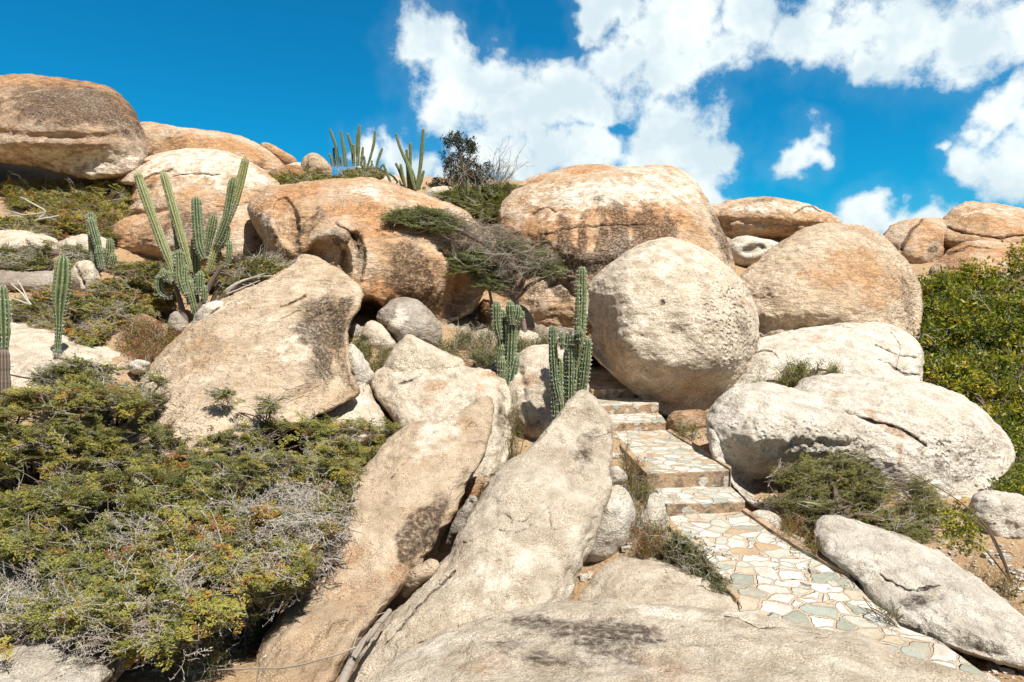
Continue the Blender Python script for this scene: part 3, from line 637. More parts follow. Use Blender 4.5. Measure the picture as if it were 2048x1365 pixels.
B('small tan stone in the weeds under the left scrub', [(182,655),(205,635),(235,634),(256,645),(246,672),(215,678),(188,670)], 8.9, .25, M_brown, seed=21)
B('dark brown stone under the scrub left of the big cactus clump', [(262,660),(268,640),(285,630),(312,640),(326,662),(310,690),(275,690)], 8.7, .25, M_brown, seed=22)
B('small upright grey stone below the big cactus clump', [(336,662),(338,636),(350,624),(365,632),(375,655),(362,672),(345,674)], 8.6, .2, M_grey, seed=23)
B('light grey stone at the right foot of the big cactus clump', [(385,650),(398,622),(412,608),(436,604),(445,612),(420,640),(400,665)], 8.5, .25, M_white, seed=24)
B('small white stone at the left foot of the triangular boulder', [(258,735),(268,722),(292,720),(300,730),(290,745),(268,746)], 7.6, .15, M_white, seed=25)
# grotto stones
B('grey rounded block resting against the hollowed boulder', [(756,638),(765,618),(785,602),(806,597),(835,605),(862,630),(880,655),(882,672),(872,690),(850,690),(812,690),(795,690),(772,662)], 8.9, .42, M_grey, p=2.8, tilt=(0,.6), seed=26, white=[(800,640,30,20,30,.5)], creases=[([(758,650),(790,690),(800,705)],5,.05)], faces=[(785,672,-.6,.8,1.8,4)])
B('small upright pale wedge left of the grey block', [(720,690),(728,660),(742,645),(758,650),(780,675),(797,698),(780,715),(735,715)], 8.6, .3, M_cream, seed=27, p=2.8)
B('small grey cobble at the mouth of the round cave', [(696,672),(700,655),(712,649),(725,660),(726,678),(712,688),(700,686)], 8.9, .2, M_grey, seed=28)
B('pointed cream rock between the grey block and the split boulder', [(768,748),(778,715),(800,684),(820,671),(850,686),(900,710),(930,727),(932,745),(880,760),(800,770)], 7.9, .45, M_cream, seed=29, p=3.0, tilt=(0,.5))
B('pale rock pressed against the right foot of the triangular boulder', [(697,800),(695,720),(700,690),(715,700),(738,735),(746,755),(735,785),(715,805)], 7.7, .3, M_white, seed=30)
B('round pale cobble in the grotto behind the tall weeds', [(940,690),(945,672),(958,661),(978,660),(992,672),(996,692),(985,705),(950,705)], 9.4, .25, M_cream, seed=31)
B('broken grey stone below the overhang in the grotto', [(885,680),(888,655),(905,650),(918,660),(934,650),(940,668),(930,685),(915,694),(898,690)], 9.8, .25, M_grey, seed=32)
B('small dark cobble beside the grotto tree trunk', [(1066,678),(1070,660),(1082,652),(1096,662),(1100,678),(1085,688)], 9.6, .2, M_grey, seed=33)
B('low pale cobble at the foot of the grotto tree', [(1010,690),(1016,672),(1035,663),(1062,664),(1078,678),(1080,695),(1040,700)], 9.3, .22, M_cream, seed=34)
B('reddish stone stacked deep in the grotto', [(960,640),(958,615),(968,600),(985,606),(990,628),(980,645)], 10.6, .2, M_brown, seed=35, rust=[(972,620,20,20,0,1)])
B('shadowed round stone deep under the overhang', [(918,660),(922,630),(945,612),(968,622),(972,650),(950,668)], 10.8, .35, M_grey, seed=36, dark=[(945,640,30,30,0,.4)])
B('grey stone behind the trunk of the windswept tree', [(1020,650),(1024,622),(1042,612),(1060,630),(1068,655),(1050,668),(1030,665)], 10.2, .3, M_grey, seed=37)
B('tiny red-brown stone behind the split boulder', [(922,732),(930,720),(944,719),(952,728),(948,738),(930,739)], 7.8, .1, M_brown, seed=38)
B('big dark rock closing the back of the grotto', [(900,640),(930,540),(980,500),(1040,520),(1060,600),(1050,660),(980,670)], 12.0, .5, M_brown, seed=39, dark=[(980,590,80,80,0,.8)])  # dark mark paints the grotto's shade into the rock colour
# split boulder and its left half
B('low cream slab left of the dark split', [(600,850),(622,830),(700,785),(735,765),(733,768),(748,805),(766,838),(760,870),(690,900),(610,900)], 7.1, .4, M_cream, tilt=(0,1.3), seed=40, p=2.8, white=[(690,820,60,26,-25,.5)])
B('broad cream boulder right of the dark split with ochre stains', [(758,800),(744,774),(752,752),(775,735),(850,725),(930,732),(985,742),(1010,765),(1019,800),(1022,860),(1012,915),(985,960),(950,1000),(900,1020),(850,960),(806,880),(786,838)], 7.1, .55, M_cream, tilt=(-.1,1.1), p=3.0, seed=41, res=240,
  creases=[([(990,748),(985,800),(990,860),(975,930)],6,.03)], dents=[(1008,850,16,100,2,.12)], cracks=[([(800,768),(830,760),(845,748)],2.5,.04),([(742,800),(760,818),(774,840)],6,.10)],
  rust=[(870,775,36,16,-35,.85),(965,750,40,10,0,.7),(850,800,40,20,0,.45),(960,790,14,30,0,.6)], white=[(840,750,70,16,0,.5)], dark=[(905,752,16,8,0,.5),(1000,800,14,60,0,.42)], faces=[(992,800,1,.05,2.4,5)])
B('dark flat stone sliver standing in the gap between the two leaning slabs', [(880,1098),(905,1050),(938,1000),(950,1005),(932,1045),(898,1095)], 5.2, .10, M_grey, seed=42, dark=[(910,1050,30,40,0,.4)])
B('small tan flake lying low in the gap between the two leaning slabs', [(806,1180),(815,1155),(845,1132),(872,1128),(868,1145),(842,1166),(818,1188)], 4.3, .10, M_tan, seed=43)
B('reddish stone filling the top of the gap below the split boulder', [(900,1030),(915,1000),(945,960),(968,955),(960,985),(930,1030)], 5.7, .15, M_brown, seed=44, rust=[(930,1000,40,40,0,1)])
B('brown leaning slab with a black stain left of the longest slab', [(500,1440),(530,1290),(595,1190),(640,1100),(690,1000),(740,930),(800,868),(835,850),(875,843),(905,828),(935,815),(960,795),(976,789),(983,815),(975,870),(958,920),(938,965),(912,1020),(885,1060),(850,1112),(795,1182),(735,1250),(690,1310),(650,1380),(600,1460)], 4.6, .40, M_slab, tilt=(0,1.25), p=3.2, seed=45, res=300,
  creases=[([(975,870),(930,960),(870,1060),(780,1160),(690,1260)],10,.02)], dents=[(860,1110,50,18,-52,.10),(650,1300,110,30,-50,.16)],
  dark=[(838,1068,17,66,32,1.1),(700,1040,60,24,-60,.28)], rust=[(640,1120,90,60,-50,.45),(780,1160,40,30,-50,.6),(900,900,50,16,-50,.3)], white=[(880,870,60,26,-40,.6)],
  cracks=[([(780,960),(830,905),(870,870)],2,.02),([(690,1000),(655,1100),(640,1180)],2,.015)], low=.06, faces=[(900,1000,.87,.5,2.4,7)], sheet=.5)
B('longest cream slab leaning up towards the stairs in the centre foreground', [(640,1460),(690,1380),(712,1330),(760,1255),(850,1168),(900,1110),(935,1050),(975,985),(1010,930),(1060,895),(1110,845),(1145,800),(1167,783),(1192,800),(1216,840),(1226,890),(1218,950),(1212,1000),(1190,1060),(1160,1130),(1125,1210),(1085,1260),(1000,1360),(900,1480),(760,1520)], 4.35, .40, M_cream, tilt=(0,1.15), p=3.2, seed=46, res=300, low=.07,
  dents=[(1175,1110,16,90,22,.16),(1150,1180,20,50,20,.1)], creases=[([(1215,960),(1185,1040),(1150,1110),(1105,1205)],8,.03)],
  cracks=[([(1003,1030),(1040,1045),(1060,1030),(1085,1012)],1.5,.022),([(1000,1062),(1040,1068),(1075,1045),(1095,1020),(1105,1060),(1140,1060)],1.5,.022),([(930,1090),(990,1060),(1000,1048)],1.5,.02),([(770,1290),(840,1210),(905,1140)],1.5,.02),([(800,1320),(850,1280)],2,.02)],
  rust=[(905,1150,36,30,0,.6),(1120,1150,26,26,0,.5),(1085,930,30,60,40,.25)], white=[(1020,1140,90,70,-50,.45)], dark=[(1170,900,26,80,20,.28)], faces=[(1165,1100,.91,.41,3.5,5)], sheet=.6)
B('broad mottled rock across the bottom edge with grey-brown lichen', [(560,1500),(640,1430),(720,1375),(800,1320),(880,1268),(960,1240),(1050,1222),(1120,1210),(1200,1206),(1300,1212),(1450,1226),(1650,1262),(1720,1278),(1800,1308),(1900,1340),(1985,1372),(2080,1430),(2000,1560),(1500,1620),(900,1600)], 2.85, .40, M_cream, tilt=(0,2.0), p=3.0, seed=47, res=300, low=.06, rough=.8,
  dark=[(1250,1258,120,22,8,.5),(1040,1290,80,30,-10,.45),(1160,1275,170,42,8,.62),(1100,1320,140,36,0,.40),(1450,1275,90,16,6,.3)], rust=[(1150,1340,260,40,0,.45),(1500,1310,200,40,6,.3),(1320,1262,60,8,10,.5)], cracks=[([(1150,1268),(1230,1282),(1330,1280)],2.5,.02),([(1450,1240),(1550,1262),(1700,1290)],2,.015)], white=[(900,1290,70,26,-25,.6),(1400,1235,160,14,6,.6)])
# around the stairs
B('smooth white boulder tucked under the right side of the longest slab', [(1148,1150),(1160,1105),(1190,1040),(1212,985),(1230,970),(1252,980),(1267,1010),(1268,1050),(1256,1095),(1232,1125),(1195,1152),(1165,1160)], 5.35, .36, M_white, seed=48, low=.04, rough=.6)
B('low cream rock between the white boulder and the stair wall', [(1140,1245),(1165,1185),(1190,1150),(1225,1122),(1275,1111),(1320,1116),(1370,1135),(1430,1165),(1478,1205),(1480,1250),(1350,1300),(1180,1290)], 4.55, .35, M_cream, tilt=(0,1.5), seed=49, rough=.7)
B('pale grey rock under the weeds along the left stair edge', [(1255,1120),(1280,1040),(1305,990),(1325,1000),(1335,1050),(1320,1110),(1290,1135)], 5.5, .2, M_white, seed=50)
B('small white stone at the top of the weedy strip', [(1218,962),(1222,943),(1234,938),(1246,950),(1246,964),(1232,970)], 6.2, .08, M_white, seed=51)
B('tall pale boulder standing left of the stairside cactus', [(1015,790),(1030,730),(1048,703),(1075,694),(1110,696),(1145,712),(1170,745),(1176,800),(1160,835),(1110,880),(1070,890),(1035,850)], 7.6, .5, M_cream, seed=52, tilt=(0,.5), p=2.7, dark=[(1080,845,24,18,0,.5),(1050,800,14,40,0,.3)], rust=[(1058,760,16,20,0,.6),(1070,725,20,8,0,.4)], creases=[([(1040,740),(1050,790),(1060,850)],8,.05)])
B('round boulder balanced beside the upper steps, largest round one in view', [(1168,600),(1180,565),(1225,524),(1285,487),(1340,478),(1400,495),(1450,530),(1490,570),(1512,620),(1514,680),(1494,745),(1462,790),(1425,820),(1375,837),(1325,828),(1275,793),(1225,748),(1190,715),(1178,690),(1186,655),(1172,630)], 9.6, 1.15, M_cream, tilt=(0,.35), p=2.5, seed=53, res=300, low=.07, rough=.75, sheet=.5,
  dents=[(1215,640,34,70,-15,.10),(1300,530,40,14,0,.06),(1330,760,70,18,30,.07),(1290,700,24,40,-30,.06),(1355,665,20,12,0,.03),(1260,700,30,50,-40,-.05),(1390,790,80,30,-10,.12)],
  pits=[(1460,650,44,110,0,.9),(1430,560,40,40,40,.5)], cracks=[], caves=[(1323,607,8,7,0,.028),(1330,805,10,6,0,.03)],
  dark=[(1490,660,20,70,0,.35),(1323,607,7,6,0,.6),(1347,664,6,5,0,.4)], rust=[(1490,600,12,16,0,.4),(1440,810,20,14,-30,.9),(1310,560,50,16,0,.25)], white=[(1330,520,80,26,0,.35),(1260,620,30,40,0,.25)], faces=[(1250,700,-.8,.6,1.3,18),(1360,768,.1,1,1.5,20),(1232,640,-1,.12,1.6,12)], facets=0)
B('small boulder wedged low under the round boulder', [(1335,860),(1340,830),(1375,820),(1415,826),(1428,850),(1415,885),(1370,895)], 8.6, .3, M_brown, seed=54)
B('huge upper boulder streaked with black water stains', [(996,445),(998,418),(1015,395),(1060,370),(1150,352),(1250,338),(1322,331),(1370,345),(1405,385),(1435,440),(1465,520),(1462,570),(1400,640),(1250,700),(1150,705),(1060,690),(1032,640),(1028,560),(1010,490)], 12.6, 1.9, M_streak, tilt=(0,.8), p=2.7, seed=55, res=300,
  dents=[(1090,560,70,30,30,.25),(1250,540,200,24,0,.15)], creases=[([(1080,590),(1120,560),(1160,600)],6,.12)], cracks=[([(1065,430),(1090,418),(1110,425)],2.5,.06),([(1090,470),(1180,455),(1290,452)],2.5,.05)],
  dark=[(1130,500,14,60,0,1.1),(1165,480,10,44,0,1),(1205,510,16,70,0,1.2),(1238,485,20,75,0,1.25),(1245,435,12,26,0,1),(1290,490,30,62,0,1.1),(1190,540,90,36,0,.9),(1330,470,24,40,0,.7),(1085,485,14,30,0,.5),(1100,640,50,60,0,.3),(1440,470,16,60,-20,.6),(1120,585,30,14,35,.8)],
  rust=[(1180,450,170,46,0,.65),(1320,460,60,60,0,.75),(1080,400,60,16,-20,.4),(1330,440,60,16,0,.7)], white=[(1250,385,180,30,-4,.75),(1110,430,60,14,0,.4)], faces=[(1250,470,0,1,.35,30),(1425,450,.9,-.35,1.2,12)])
B('long low orange crest behind the streaked boulder', [(1030,385),(1045,365),(1080,350),(1150,334),(1190,331),(1240,335),(1290,338),(1300,370),(1160,400),(1050,400)], 15.5, 1.1, M_orange, tilt=(0,1), seed=56, rust=[(1200,345,70,8,4,1),(1070,365,30,6,-20,.7)])
B('flat topped boulder on the skyline right of the streaked boulder', [(1415,418),(1440,408),(1480,398),(1540,396),(1600,405),(1650,424),(1680,446),(1660,475),(1600,490),(1540,487),(1460,484),(1440,450)], 15.2, 1.1, M_orange, tilt=(0,.8), seed=57, p=2.8, low=.06, dents=[(1540,485,100,22,0,.4)], creases=[([(1440,440),(1540,446),(1650,452)],6,.08)], dark=[(1530,402,26,5,0,.6),(1460,455,30,16,0,.4),(1580,460,30,10,0,.4)], white=[(1540,415,90,14,0,.55)], cracks=[([(1590,430),(1615,412),(1640,424)],2.5,.06)], faces=[(1550,447,0,1,1.4,7)])
B('small white rock below the flat topped skyline boulder', [(1452,498),(1465,480),(1490,474),(1530,480),(1556,486),(1570,500),(1510,530),(1468,540),(1455,525)], 13.9, .5, M_white, seed=58, caves=[(1505,500,26,12,-10,.14)])
B('domed tan boulder with a large rust patch right of the round boulder', [(1470,600),(1476,560),(1520,518),(1580,475),(1630,452),(1685,449),(1740,458),(1785,492),(1822,535),(1842,590),(1842,640),(1825,690),(1740,720),(1600,720),(1510,700),(1480,660)], 11.4, 1.35, M_tan, tilt=(0,1.0), p=2.5, seed=59, res=290, low=.06,
  dents=[(1720,640,130,20,-4,.12),(1540,600,40,14,-30,.08),(1660,665,160,20,4,.2)], rust=[(1715,535,40,30,20,1.2),(1765,580,50,46,0,.8),(1690,560,100,24,10,.6)], caves=[(1722,542,42,36,20,.035)], dark=[(1815,600,16,70,-10,.45)], pits=[(1820,600,26,80,0,.6)], faces=[(1660,655,.05,1,.9,18),(1800,600,1,-.1,1.2,14)])
B('creased left lobe of the far right orange boulders', [(1762,490),(1772,462),(1795,446),(1840,437),(1885,440),(1905,460),(1900,500),(1875,545),(1850,552),(1812,538),(1785,515)], 15.0, .95, M_orange, tilt=(0,.6), seed=60, cracks=[([(1845,440),(1820,470),(1803,500)],4,.15)], rust=[(1860,480,40,26,0,.5)], dark=[(1862,500,8,8,0,.6)])
B('highest dome of the far right orange boulders', [(1868,480),(1890,435),(1915,412),(1942,405),(2000,410),(2060,424),(2130,455),(2140,510),(2060,525),(1960,515),(1900,500)], 15.2, 1.4, M_orange, tilt=(0,.8), seed=61, rust=[(2000,450,60,14,20,.6)], white=[(1970,425,50,10,0,.4)], cracks=[([(1885,450),(1940,470),(2000,478),(2048,470)],3,.10)])
B('rust stained front lobe of the far right orange boulders', [(1862,548),(1885,515),(1920,492),(1960,484),(2040,490),(2110,500),(2110,560),(2000,570),(1900,568)], 13.2, 1.0, M_orange, tilt=(0,.8), seed=62, rust=[(1920,515,30,14,-20,1),(2000,505,60,10,0,.5)], cracks=[([(1895,510),(1940,495),(1990,500)],3,.08)])
B('broad white rock below the domed tan boulder', [(1450,800),(1478,755),(1500,710),(1518,680),(1600,662),(1700,645),(1755,646),(1800,660),(1838,690),(1847,720),(1842,770),(1830,830),(1700,850),(1540,840)], 9.3, .9, M_white, tilt=(0,1.2), p=2.8, seed=63, res=250, rust=[(1630,690,60,20,0,.45)], cracks=[([(1750,690),(1790,710),(1830,715)],2.2,.04),([(1755,720),(1800,745),(1838,752)],2.2,.04),([(1490,715),(1540,700),(1555,720)],2,.03),([(1780,668),(1800,700),(1790,740)],2,.03)], low=.06)
B('long white-grey boulder with a rusty seam on the right', [(1560,800),(1590,775),(1612,757),(1660,751),(1750,756),(1850,765),(1920,790),(1975,830),(2012,868),(2028,905),(2016,940),(1985,972),(1940,1000),(1890,1015),(1780,990),(1650,900)], 7.45, .75, M_white, tilt=(0,1.0), p=2.6, seed=64, res=280, low=.06,
  dents=[(1900,930,70,40,-10,.10),(1990,930,50,60,40,.12)], pits=[(1900,910,100,60,20,.55)], rust=[(1770,850,55,10,32,.9),(1800,900,14,50,0,.6),(1690,790,50,8,0,.35)], cracks=[([(1690,830),(1740,842),(1790,858),(1850,890)],3,.06)], dark=[(1880,930,50,40,0,.35),(1800,910,10,40,0,.5)], faces=[(1880,900,.1,1,.6,30),(1960,900,1,.3,.8,20)])
B('rounded white boulder with a pitted overhang beside the lower steps', [(1416,855),(1428,815),(1462,783),(1520,767),(1580,775),(1640,800),(1700,830),(1760,860),(1800,885),(1830,930),(1810,990),(1740,1030),(1600,1035),(1520,1015),(1478,985),(1450,945),(1425,905)], 6.85, .7, M_white, tilt=(0.1,.9), p=2.6, seed=65, res=280, low=.05,
  dents=[(1600,960,130,55,-4,.42),(1690,900,90,26,12,.10)], creases=[([(1470,940),(1530,900),(1600,885),(1700,890),(1780,920)],9,.05)], pits=[(1620,880,120,36,4,.9),(1700,900,80,40,0,.8)],
  rust=[(1450,925,20,16,0,.5),(1560,840,40,26,0,.2),(1790,930,12,60,0,.9)], dark=[(1620,895,110,16,2,.35),(1560,985,90,30,0,.4)], cracks=[([(1425,850),(1440,880),(1460,895)],2.5,.03)], faces=[(1600,900,-.1,1,1.9,20)])  # dark marks paint shade beneath the overhang
B('small pale rock at the right kerb below the shrub', [(1498,1045),(1508,1030),(1530,1027),(1556,1035),(1566,1055),(1550,1075),(1515,1068)], 5.8, .14, M_white, seed=66)
B('long pale slab sloping down to the right of the stone path', [(1628,1065),(1638,1040),(1660,1032),(1700,1038),(1770,1062),(1860,1100),(1950,1158),(2048,1238),(2110,1300),(2090,1335),(2000,1325),(1900,1295),(1810,1262),(1770,1230),(1735,1190),(1712,1160),(1668,1125),(1640,1100)], 4.66, .30, M_white, tilt=(0,1.4), p=3.0, seed=67, res=290, low=.05,
  faces=[(1900,1250,-.31,.95,.6,14)], facets=2, dark=[(1650,1090,16,40,0,.5),(1960,1290,60,16,20,.4),(1820,1205,34,22,0,.6)], rust=[(1870,1180,40,14,30,.35)], cracks=[([(1760,1150),(1820,1180),(1880,1170)],2,.02)], pits=[(1900,1250,90,30,20,.5)])  # dark mark at the lower right paints shade under the slab
B('white rock at the right edge above the sandy slope', [(1930,1040),(1945,1000),(1970,984),(2010,988),(2060,1000),(2130,1040),(2130,1100),(2060,1122),(2010,1112),(1960,1095),(1935,1070)], 6.3, .45, M_white, seed=68, dents=[(2020,1105,70,18,5,.12)], p=2.7)
# far left bottom
B('white rock showing under the thorn bush at the left edge', [(-120,1220),(-80,1150),(-10,1118),(60,1115),(110,1140),(100,1190),(50,1240),(-40,1280)], 4.35, .35, M_white, tilt=(0,1.2), seed=70)
B('grey-white rock in the bottom left corner under the thorn bush', [(-140,1420),(-60,1340),(20,1300),(100,1270),(190,1262),(260,1280),(270,1320),(210,1370),(100,1440),(-60,1480)], 3.3, .3, M_white, tilt=(0,1.5), seed=71, dark=[(180,1320,70,50,0,.3)])
B('pale skyline rock at the foot of the dark tree', [(842,400),(848,385),(870,377),(905,376),(925,385),(930,400),(890,412),(855,412)], 14.6, .45, M_cream, seed=72)
B('small round rock under the bare branches on the skyline', [(980,380),(988,368),(1003,364),(1018,370),(1022,384),(1000,392)], 15.2, .25, M_cream, seed=73)
B('pale rock between the tilted cacti on the skyline', [(755,372),(768,355),(786,350),(800,362),(802,380),(775,385)], 15.6, .3, M_cream, seed=74)

B('squat shaded cobble under the grotto tree', [(985,668),(992,650),(1008,645),(1022,655),(1020,672),(1000,678)], 10.0, .2, M_grey, seed=75)
B('brown slab lying at the back of the grotto floor', [(880,700),(900,692),(935,694),(960,704),(930,714),(890,712)], 9.0, .15, M_brown, seed=76)
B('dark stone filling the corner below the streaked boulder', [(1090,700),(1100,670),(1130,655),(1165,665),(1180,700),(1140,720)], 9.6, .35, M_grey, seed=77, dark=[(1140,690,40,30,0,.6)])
B('tan stone among the low weeds right of the pale cobble', [(1070,715),(1080,700),(1105,692),(1125,705),(1118,722),(1085,726)], 8.4, .2, M_tan, seed=78)

# ------------------------------------------------------------------ stone stairway
stairs = empty('stone_stairway', U(1390, 950, 6.9))
tag(stairs, 'flagstone path and steps climbing between the boulders to the upper landing', 'stairway')
def plane_pt(px, py, a, b):          # plane z = a + b*y (metres)
    r = ray(px, py); t = a / (r[2] - b * r[1]); return r * t
def block(name, top, depth, mat_top, mat_side, cut=0.07, rough=0.006, bev=0.014, parent=stairs):
    import bmesh
    bm = bmesh.new(); top = [Vector(p) for p in top]
    n = len(top); tv = [bm.verts.new(p) for p in top]; bv = [bm.verts.new(p - Vector((0, 0, depth))) for p in top]
    ft = bm.faces.new(tv); 
    if ft.normal.z == 0: ft.normal_update()
    ft.normal_update()
    bm.faces.new(bv[::-1])
    for i in range(n): bm.faces.new((tv[i], bv[i], bv[(i + 1) % n], tv[(i + 1) % n]))
    bmesh.ops.recalc_face_normals(bm, faces=bm.faces)
    bm.normal_update()
    te = [e for e in bm.edges if e.verts[0] in tv and e.verts[1] in tv]
    ve = [e for e in bm.edges if (e.verts[0] in tv) != (e.verts[1] in tv)]
    bmesh.ops.bevel(bm, geom=te + ve, offset=bev, segments=2, affect='EDGES', profile=0.6)
    bmesh.ops.triangulate(bm, faces=[f for f in bm.faces if len(f.verts) > 4])
    for _ in range(7):
        ee = [e for e in bm.edges if e.calc_length() > cut]
        if not ee: break
        bmesh.ops.subdivide_edges(bm, edges=ee, cuts=1, use_grid_fill=True)
        bmesh.ops.triangulate(bm, faces=[f for f in bm.faces if len(f.verts) > 4])
    bm.normal_update()
    P = np.array([v.co[:] for v in bm.verts]); Nn = np.array([v.normal[:] for v in bm.verts])
    P = P + Nn * (rough * 2 * fbm(P * 5, 3) + rough * fbm(P * 17, 2))[:, None]
    for v, p in zip(bm.verts, P): v.co = p - np.array(parent.location)
    me = bpy.data.meshes.new(name); 
    bm.normal_update()
    for f in bm.faces: f.material_index = 0 if f.normal.z > 0.6 else 1; f.smooth = False
    bm.to_mesh(me); bm.free(); me.materials.append(mat_top); me.materials.append(mat_side)
    return link(bpy.data.objects.new(name, me), parent)
def Z(px, py, z): return on_z(px, py, z * S)
def mixz(pts): return [Z(a, b, z) for a, b, z in pts]
# lower path: long sloping slab z = a + b*y through (y=5.66S, z=-1.79S) and (4.2S, -1.97S)
y0 = Z(1400, 1024, -1.79)[1]; y1 = Z(1600, 1200, -1.955)[1]
bb = (-1.79 + 1.955) * S / (y0 - y1); aa = -1.79 * S - bb * y0
pp = [(1331,1032),(1484,1019),(1535,1052),(1590,1088),(1650,1122),(1700,1148),(1722,1178),(1778,1218),(1800,1252),(1868,1276),(1905,1300),(1975,1350),(2010,1400),(1800,1400),(1640,1330),(1560,1262),(1480,1232),(1476,1190),(1440,1148),(1398,1100),(1365,1066)]
block('lower_path', [plane_pt(a, b, aa, bb) for a, b in pp][::-1], 0.55, M_flag, M_riser)
kb = [(1484,1019),(1492,1016),(1545,1050),(1600,1085),(1660,1120),(1704,1145),(1700,1150),(1650,1124),(1590,1090),(1535,1054)]
block('kerb', [plane_pt(a, b, aa + 0.03, bb) for a, b in kb][::-1], 0.3, M_kerb, M_kerb, rough=0.004, bev=0.006)
kl = [(1318,1030),(1334,1030),(1366,1065),(1400,1100),(1442,1148),(1480,1192),(1472,1196),(1432,1152),(1390,1104),(1352,1068)]
block('kerb', [plane_pt(a, b, aa + 0.015, bb) for a, b in kl][::-1], 0.5, M_kerb, M_riser, rough=0.004, bev=0.006)
block('step', mixz([(1308,973,-1.70),(1461,973,-1.70),(1491,1001,-1.703),(1489,1004,-1.703),(1333,1008,-1.703),(1326,1004,-1.703)]), 0.5, M_flag, M_riser)
block('upper_path', mixz([(1226,863,-1.515),(1334,861,-1.515),(1400,899,-1.535),(1461,938,-1.558),(1459,941,-1.558),(1301,947,-1.558),(1262,902,-1.535)]), 0.6, M_flag, M_riser)
block('kerb', mixz([(1334,861,-1.50),(1340,858,-1.50),(1406,896,-1.52),(1463,934,-1.54),(1461,938,-1.54),(1400,899,-1.52)]), 0.4, M_kerb, M_kerb, rough=0.004, bev=0.006)
block('kerb', mixz([(1216,862,-1.51),(1228,862,-1.505),(1264,902,-1.525),(1302,947,-1.55),(1294,949,-1.56),(1252,904,-1.535)]), 0.6, M_kerb, M_riser, rough=0.004, bev=0.006)
block('step', mixz([(1208,827,-1.416),(1317,826,-1.416),(1331,840,-1.416),(1331,844,-1.416),(1222,846,-1.416)]), 0.6, M_flag, M_riser)
block('step', mixz([(1184,795,-1.305),(1294,794,-1.305),(1317,803,-1.305),(1317,809,-1.305),(1202,811,-1.305)]), 0.7, M_flag, M_riser)
block('landing', [Z(1160,735,-1.09), Z(1235,731,-1.09), Z(1272,768,-1.18), Z(1270,778,-1.192), Z(1183,780,-1.192), Z(1168,764,-1.17)], 0.8, M_flag, M_riser)

# ------------------------------------------------------------------ foliage templates (unit length along +x)
def frame_quads(Cn, X, Y, l, w):
    return np.stack([Cn - X * l - Y * w * 0.35, Cn - Y * w * 0 + X * 0 - Y * w, Cn + X * l, Cn + Y * w], 1)
def unit(v): return v / (np.linalg.norm(v, axis=-1, keepdims=True) + 1e-9)
def tpl_acacia(rg, sides=8, pairs=6, ll=0.058, lw=0.028, leafy=1.0, thorn=4):
    segA, segB, segR, LV = [], [], [], []; TH = []
    n = 5; pts = [np.zeros(3)]; d = np.array([1, 0, 0.0])
    for k in range(n):
        d = unit(d + rg.normal(0, 0.13, 3)); pts.append(pts[-1] + d / n)
    pts = np.array(pts)
    for k in range(n): segA.append(pts[k]); segB.append(pts[k + 1]); segR.append((0.013 * (1 - k / n) + 0.005, 0.013 * (1 - (k + 1) / n) + 0.005))
    for s in range(sides):
        t = 0.12 + 0.86 * s / sides; i = min(int(t * n), n - 1); p = pts[i] + (pts[i + 1] - pts[i]) * (t * n - i)
        ang = (1 if s % 2 else -1) * rg.uniform(0.5, 1.2); L = rg.uniform(0.22, 0.42) * (1.1 - 0.6 * t)
        dd = unit(np.array([math.cos(ang), math.sin(ang), rg.normal(0.05, 0.22)])); q = p + dd * L
        segA.append(p); segB.append(q); segR.append((0.006, 0.003))
        yy = unit(np.cross(dd, [0, 0, 1.0]))
        for j in range(pairs):
            if rg.random() > leafy: continue
            for sg in (-1, 1):
                c = p + dd * L * (0.15 + 0.85 * j / pairs) + yy * sg * ll * 0.8 + rg.normal(0, 0.018, 3)
                x = unit(yy * sg + dd * 0.6 + rg.normal(0, 0.25, 3)); y = unit(np.cross(x, [0, 0, 1.0]) + rg.normal(0, 0.35, 3))
                LV.append(np.array([c - x * ll, c - y * lw, c + x * ll, c + y * lw]))
    for k in range(thorn):
        t = rg.uniform(0.05, 0.95); i = min(int(t * n), n - 1); p = pts[i]
        TH.append((p, p + unit(rg.normal(0, 1, 3)) * 0.11))
    return dict(A=np.array(segA), B=np.array(segB), R=np.array(segR), L=np.array(LV) if LV else np.zeros((0, 4, 3)), TA=np.array([t[0] for t in TH]).reshape(-1, 3), TB=np.array([t[1] for t in TH]).reshape(-1, 3))
def tpl_bare(rg, kinds=9, straight=0.25, spread=0.7):
    segA, segB, segR = [], [], []; TA, TB = [], []
    def grow(p, d, L, r, lev):
        m = 4
        for k in range(m):
            d = unit(d + rg.normal(0, straight, 3)); q = p + d * L / m
            segA.append(p); segB.append(q); segR.append((r * (1 - k / m * 0.5), r * (1 - (k + 1) / m * 0.5)))
            TA.append(q); TB.append(q + unit(rg.normal(0, 1, 3)) * 0.06)
            if lev < 2 and rg.random() < 0.75:
                grow(q, unit(d + rg.normal(0, spread, 3)), L * rg.uniform(0.35, 0.6), r * 0.6, lev + 1)
            p = q
    grow(np.zeros(3), np.array([1, 0, 0.0]), 1.0, 0.012, 0)
    return dict(A=np.array(segA), B=np.array(segB), R=np.array(segR), L=np.zeros((0, 4, 3)), TA=np.array(TA), TB=np.array(TB))
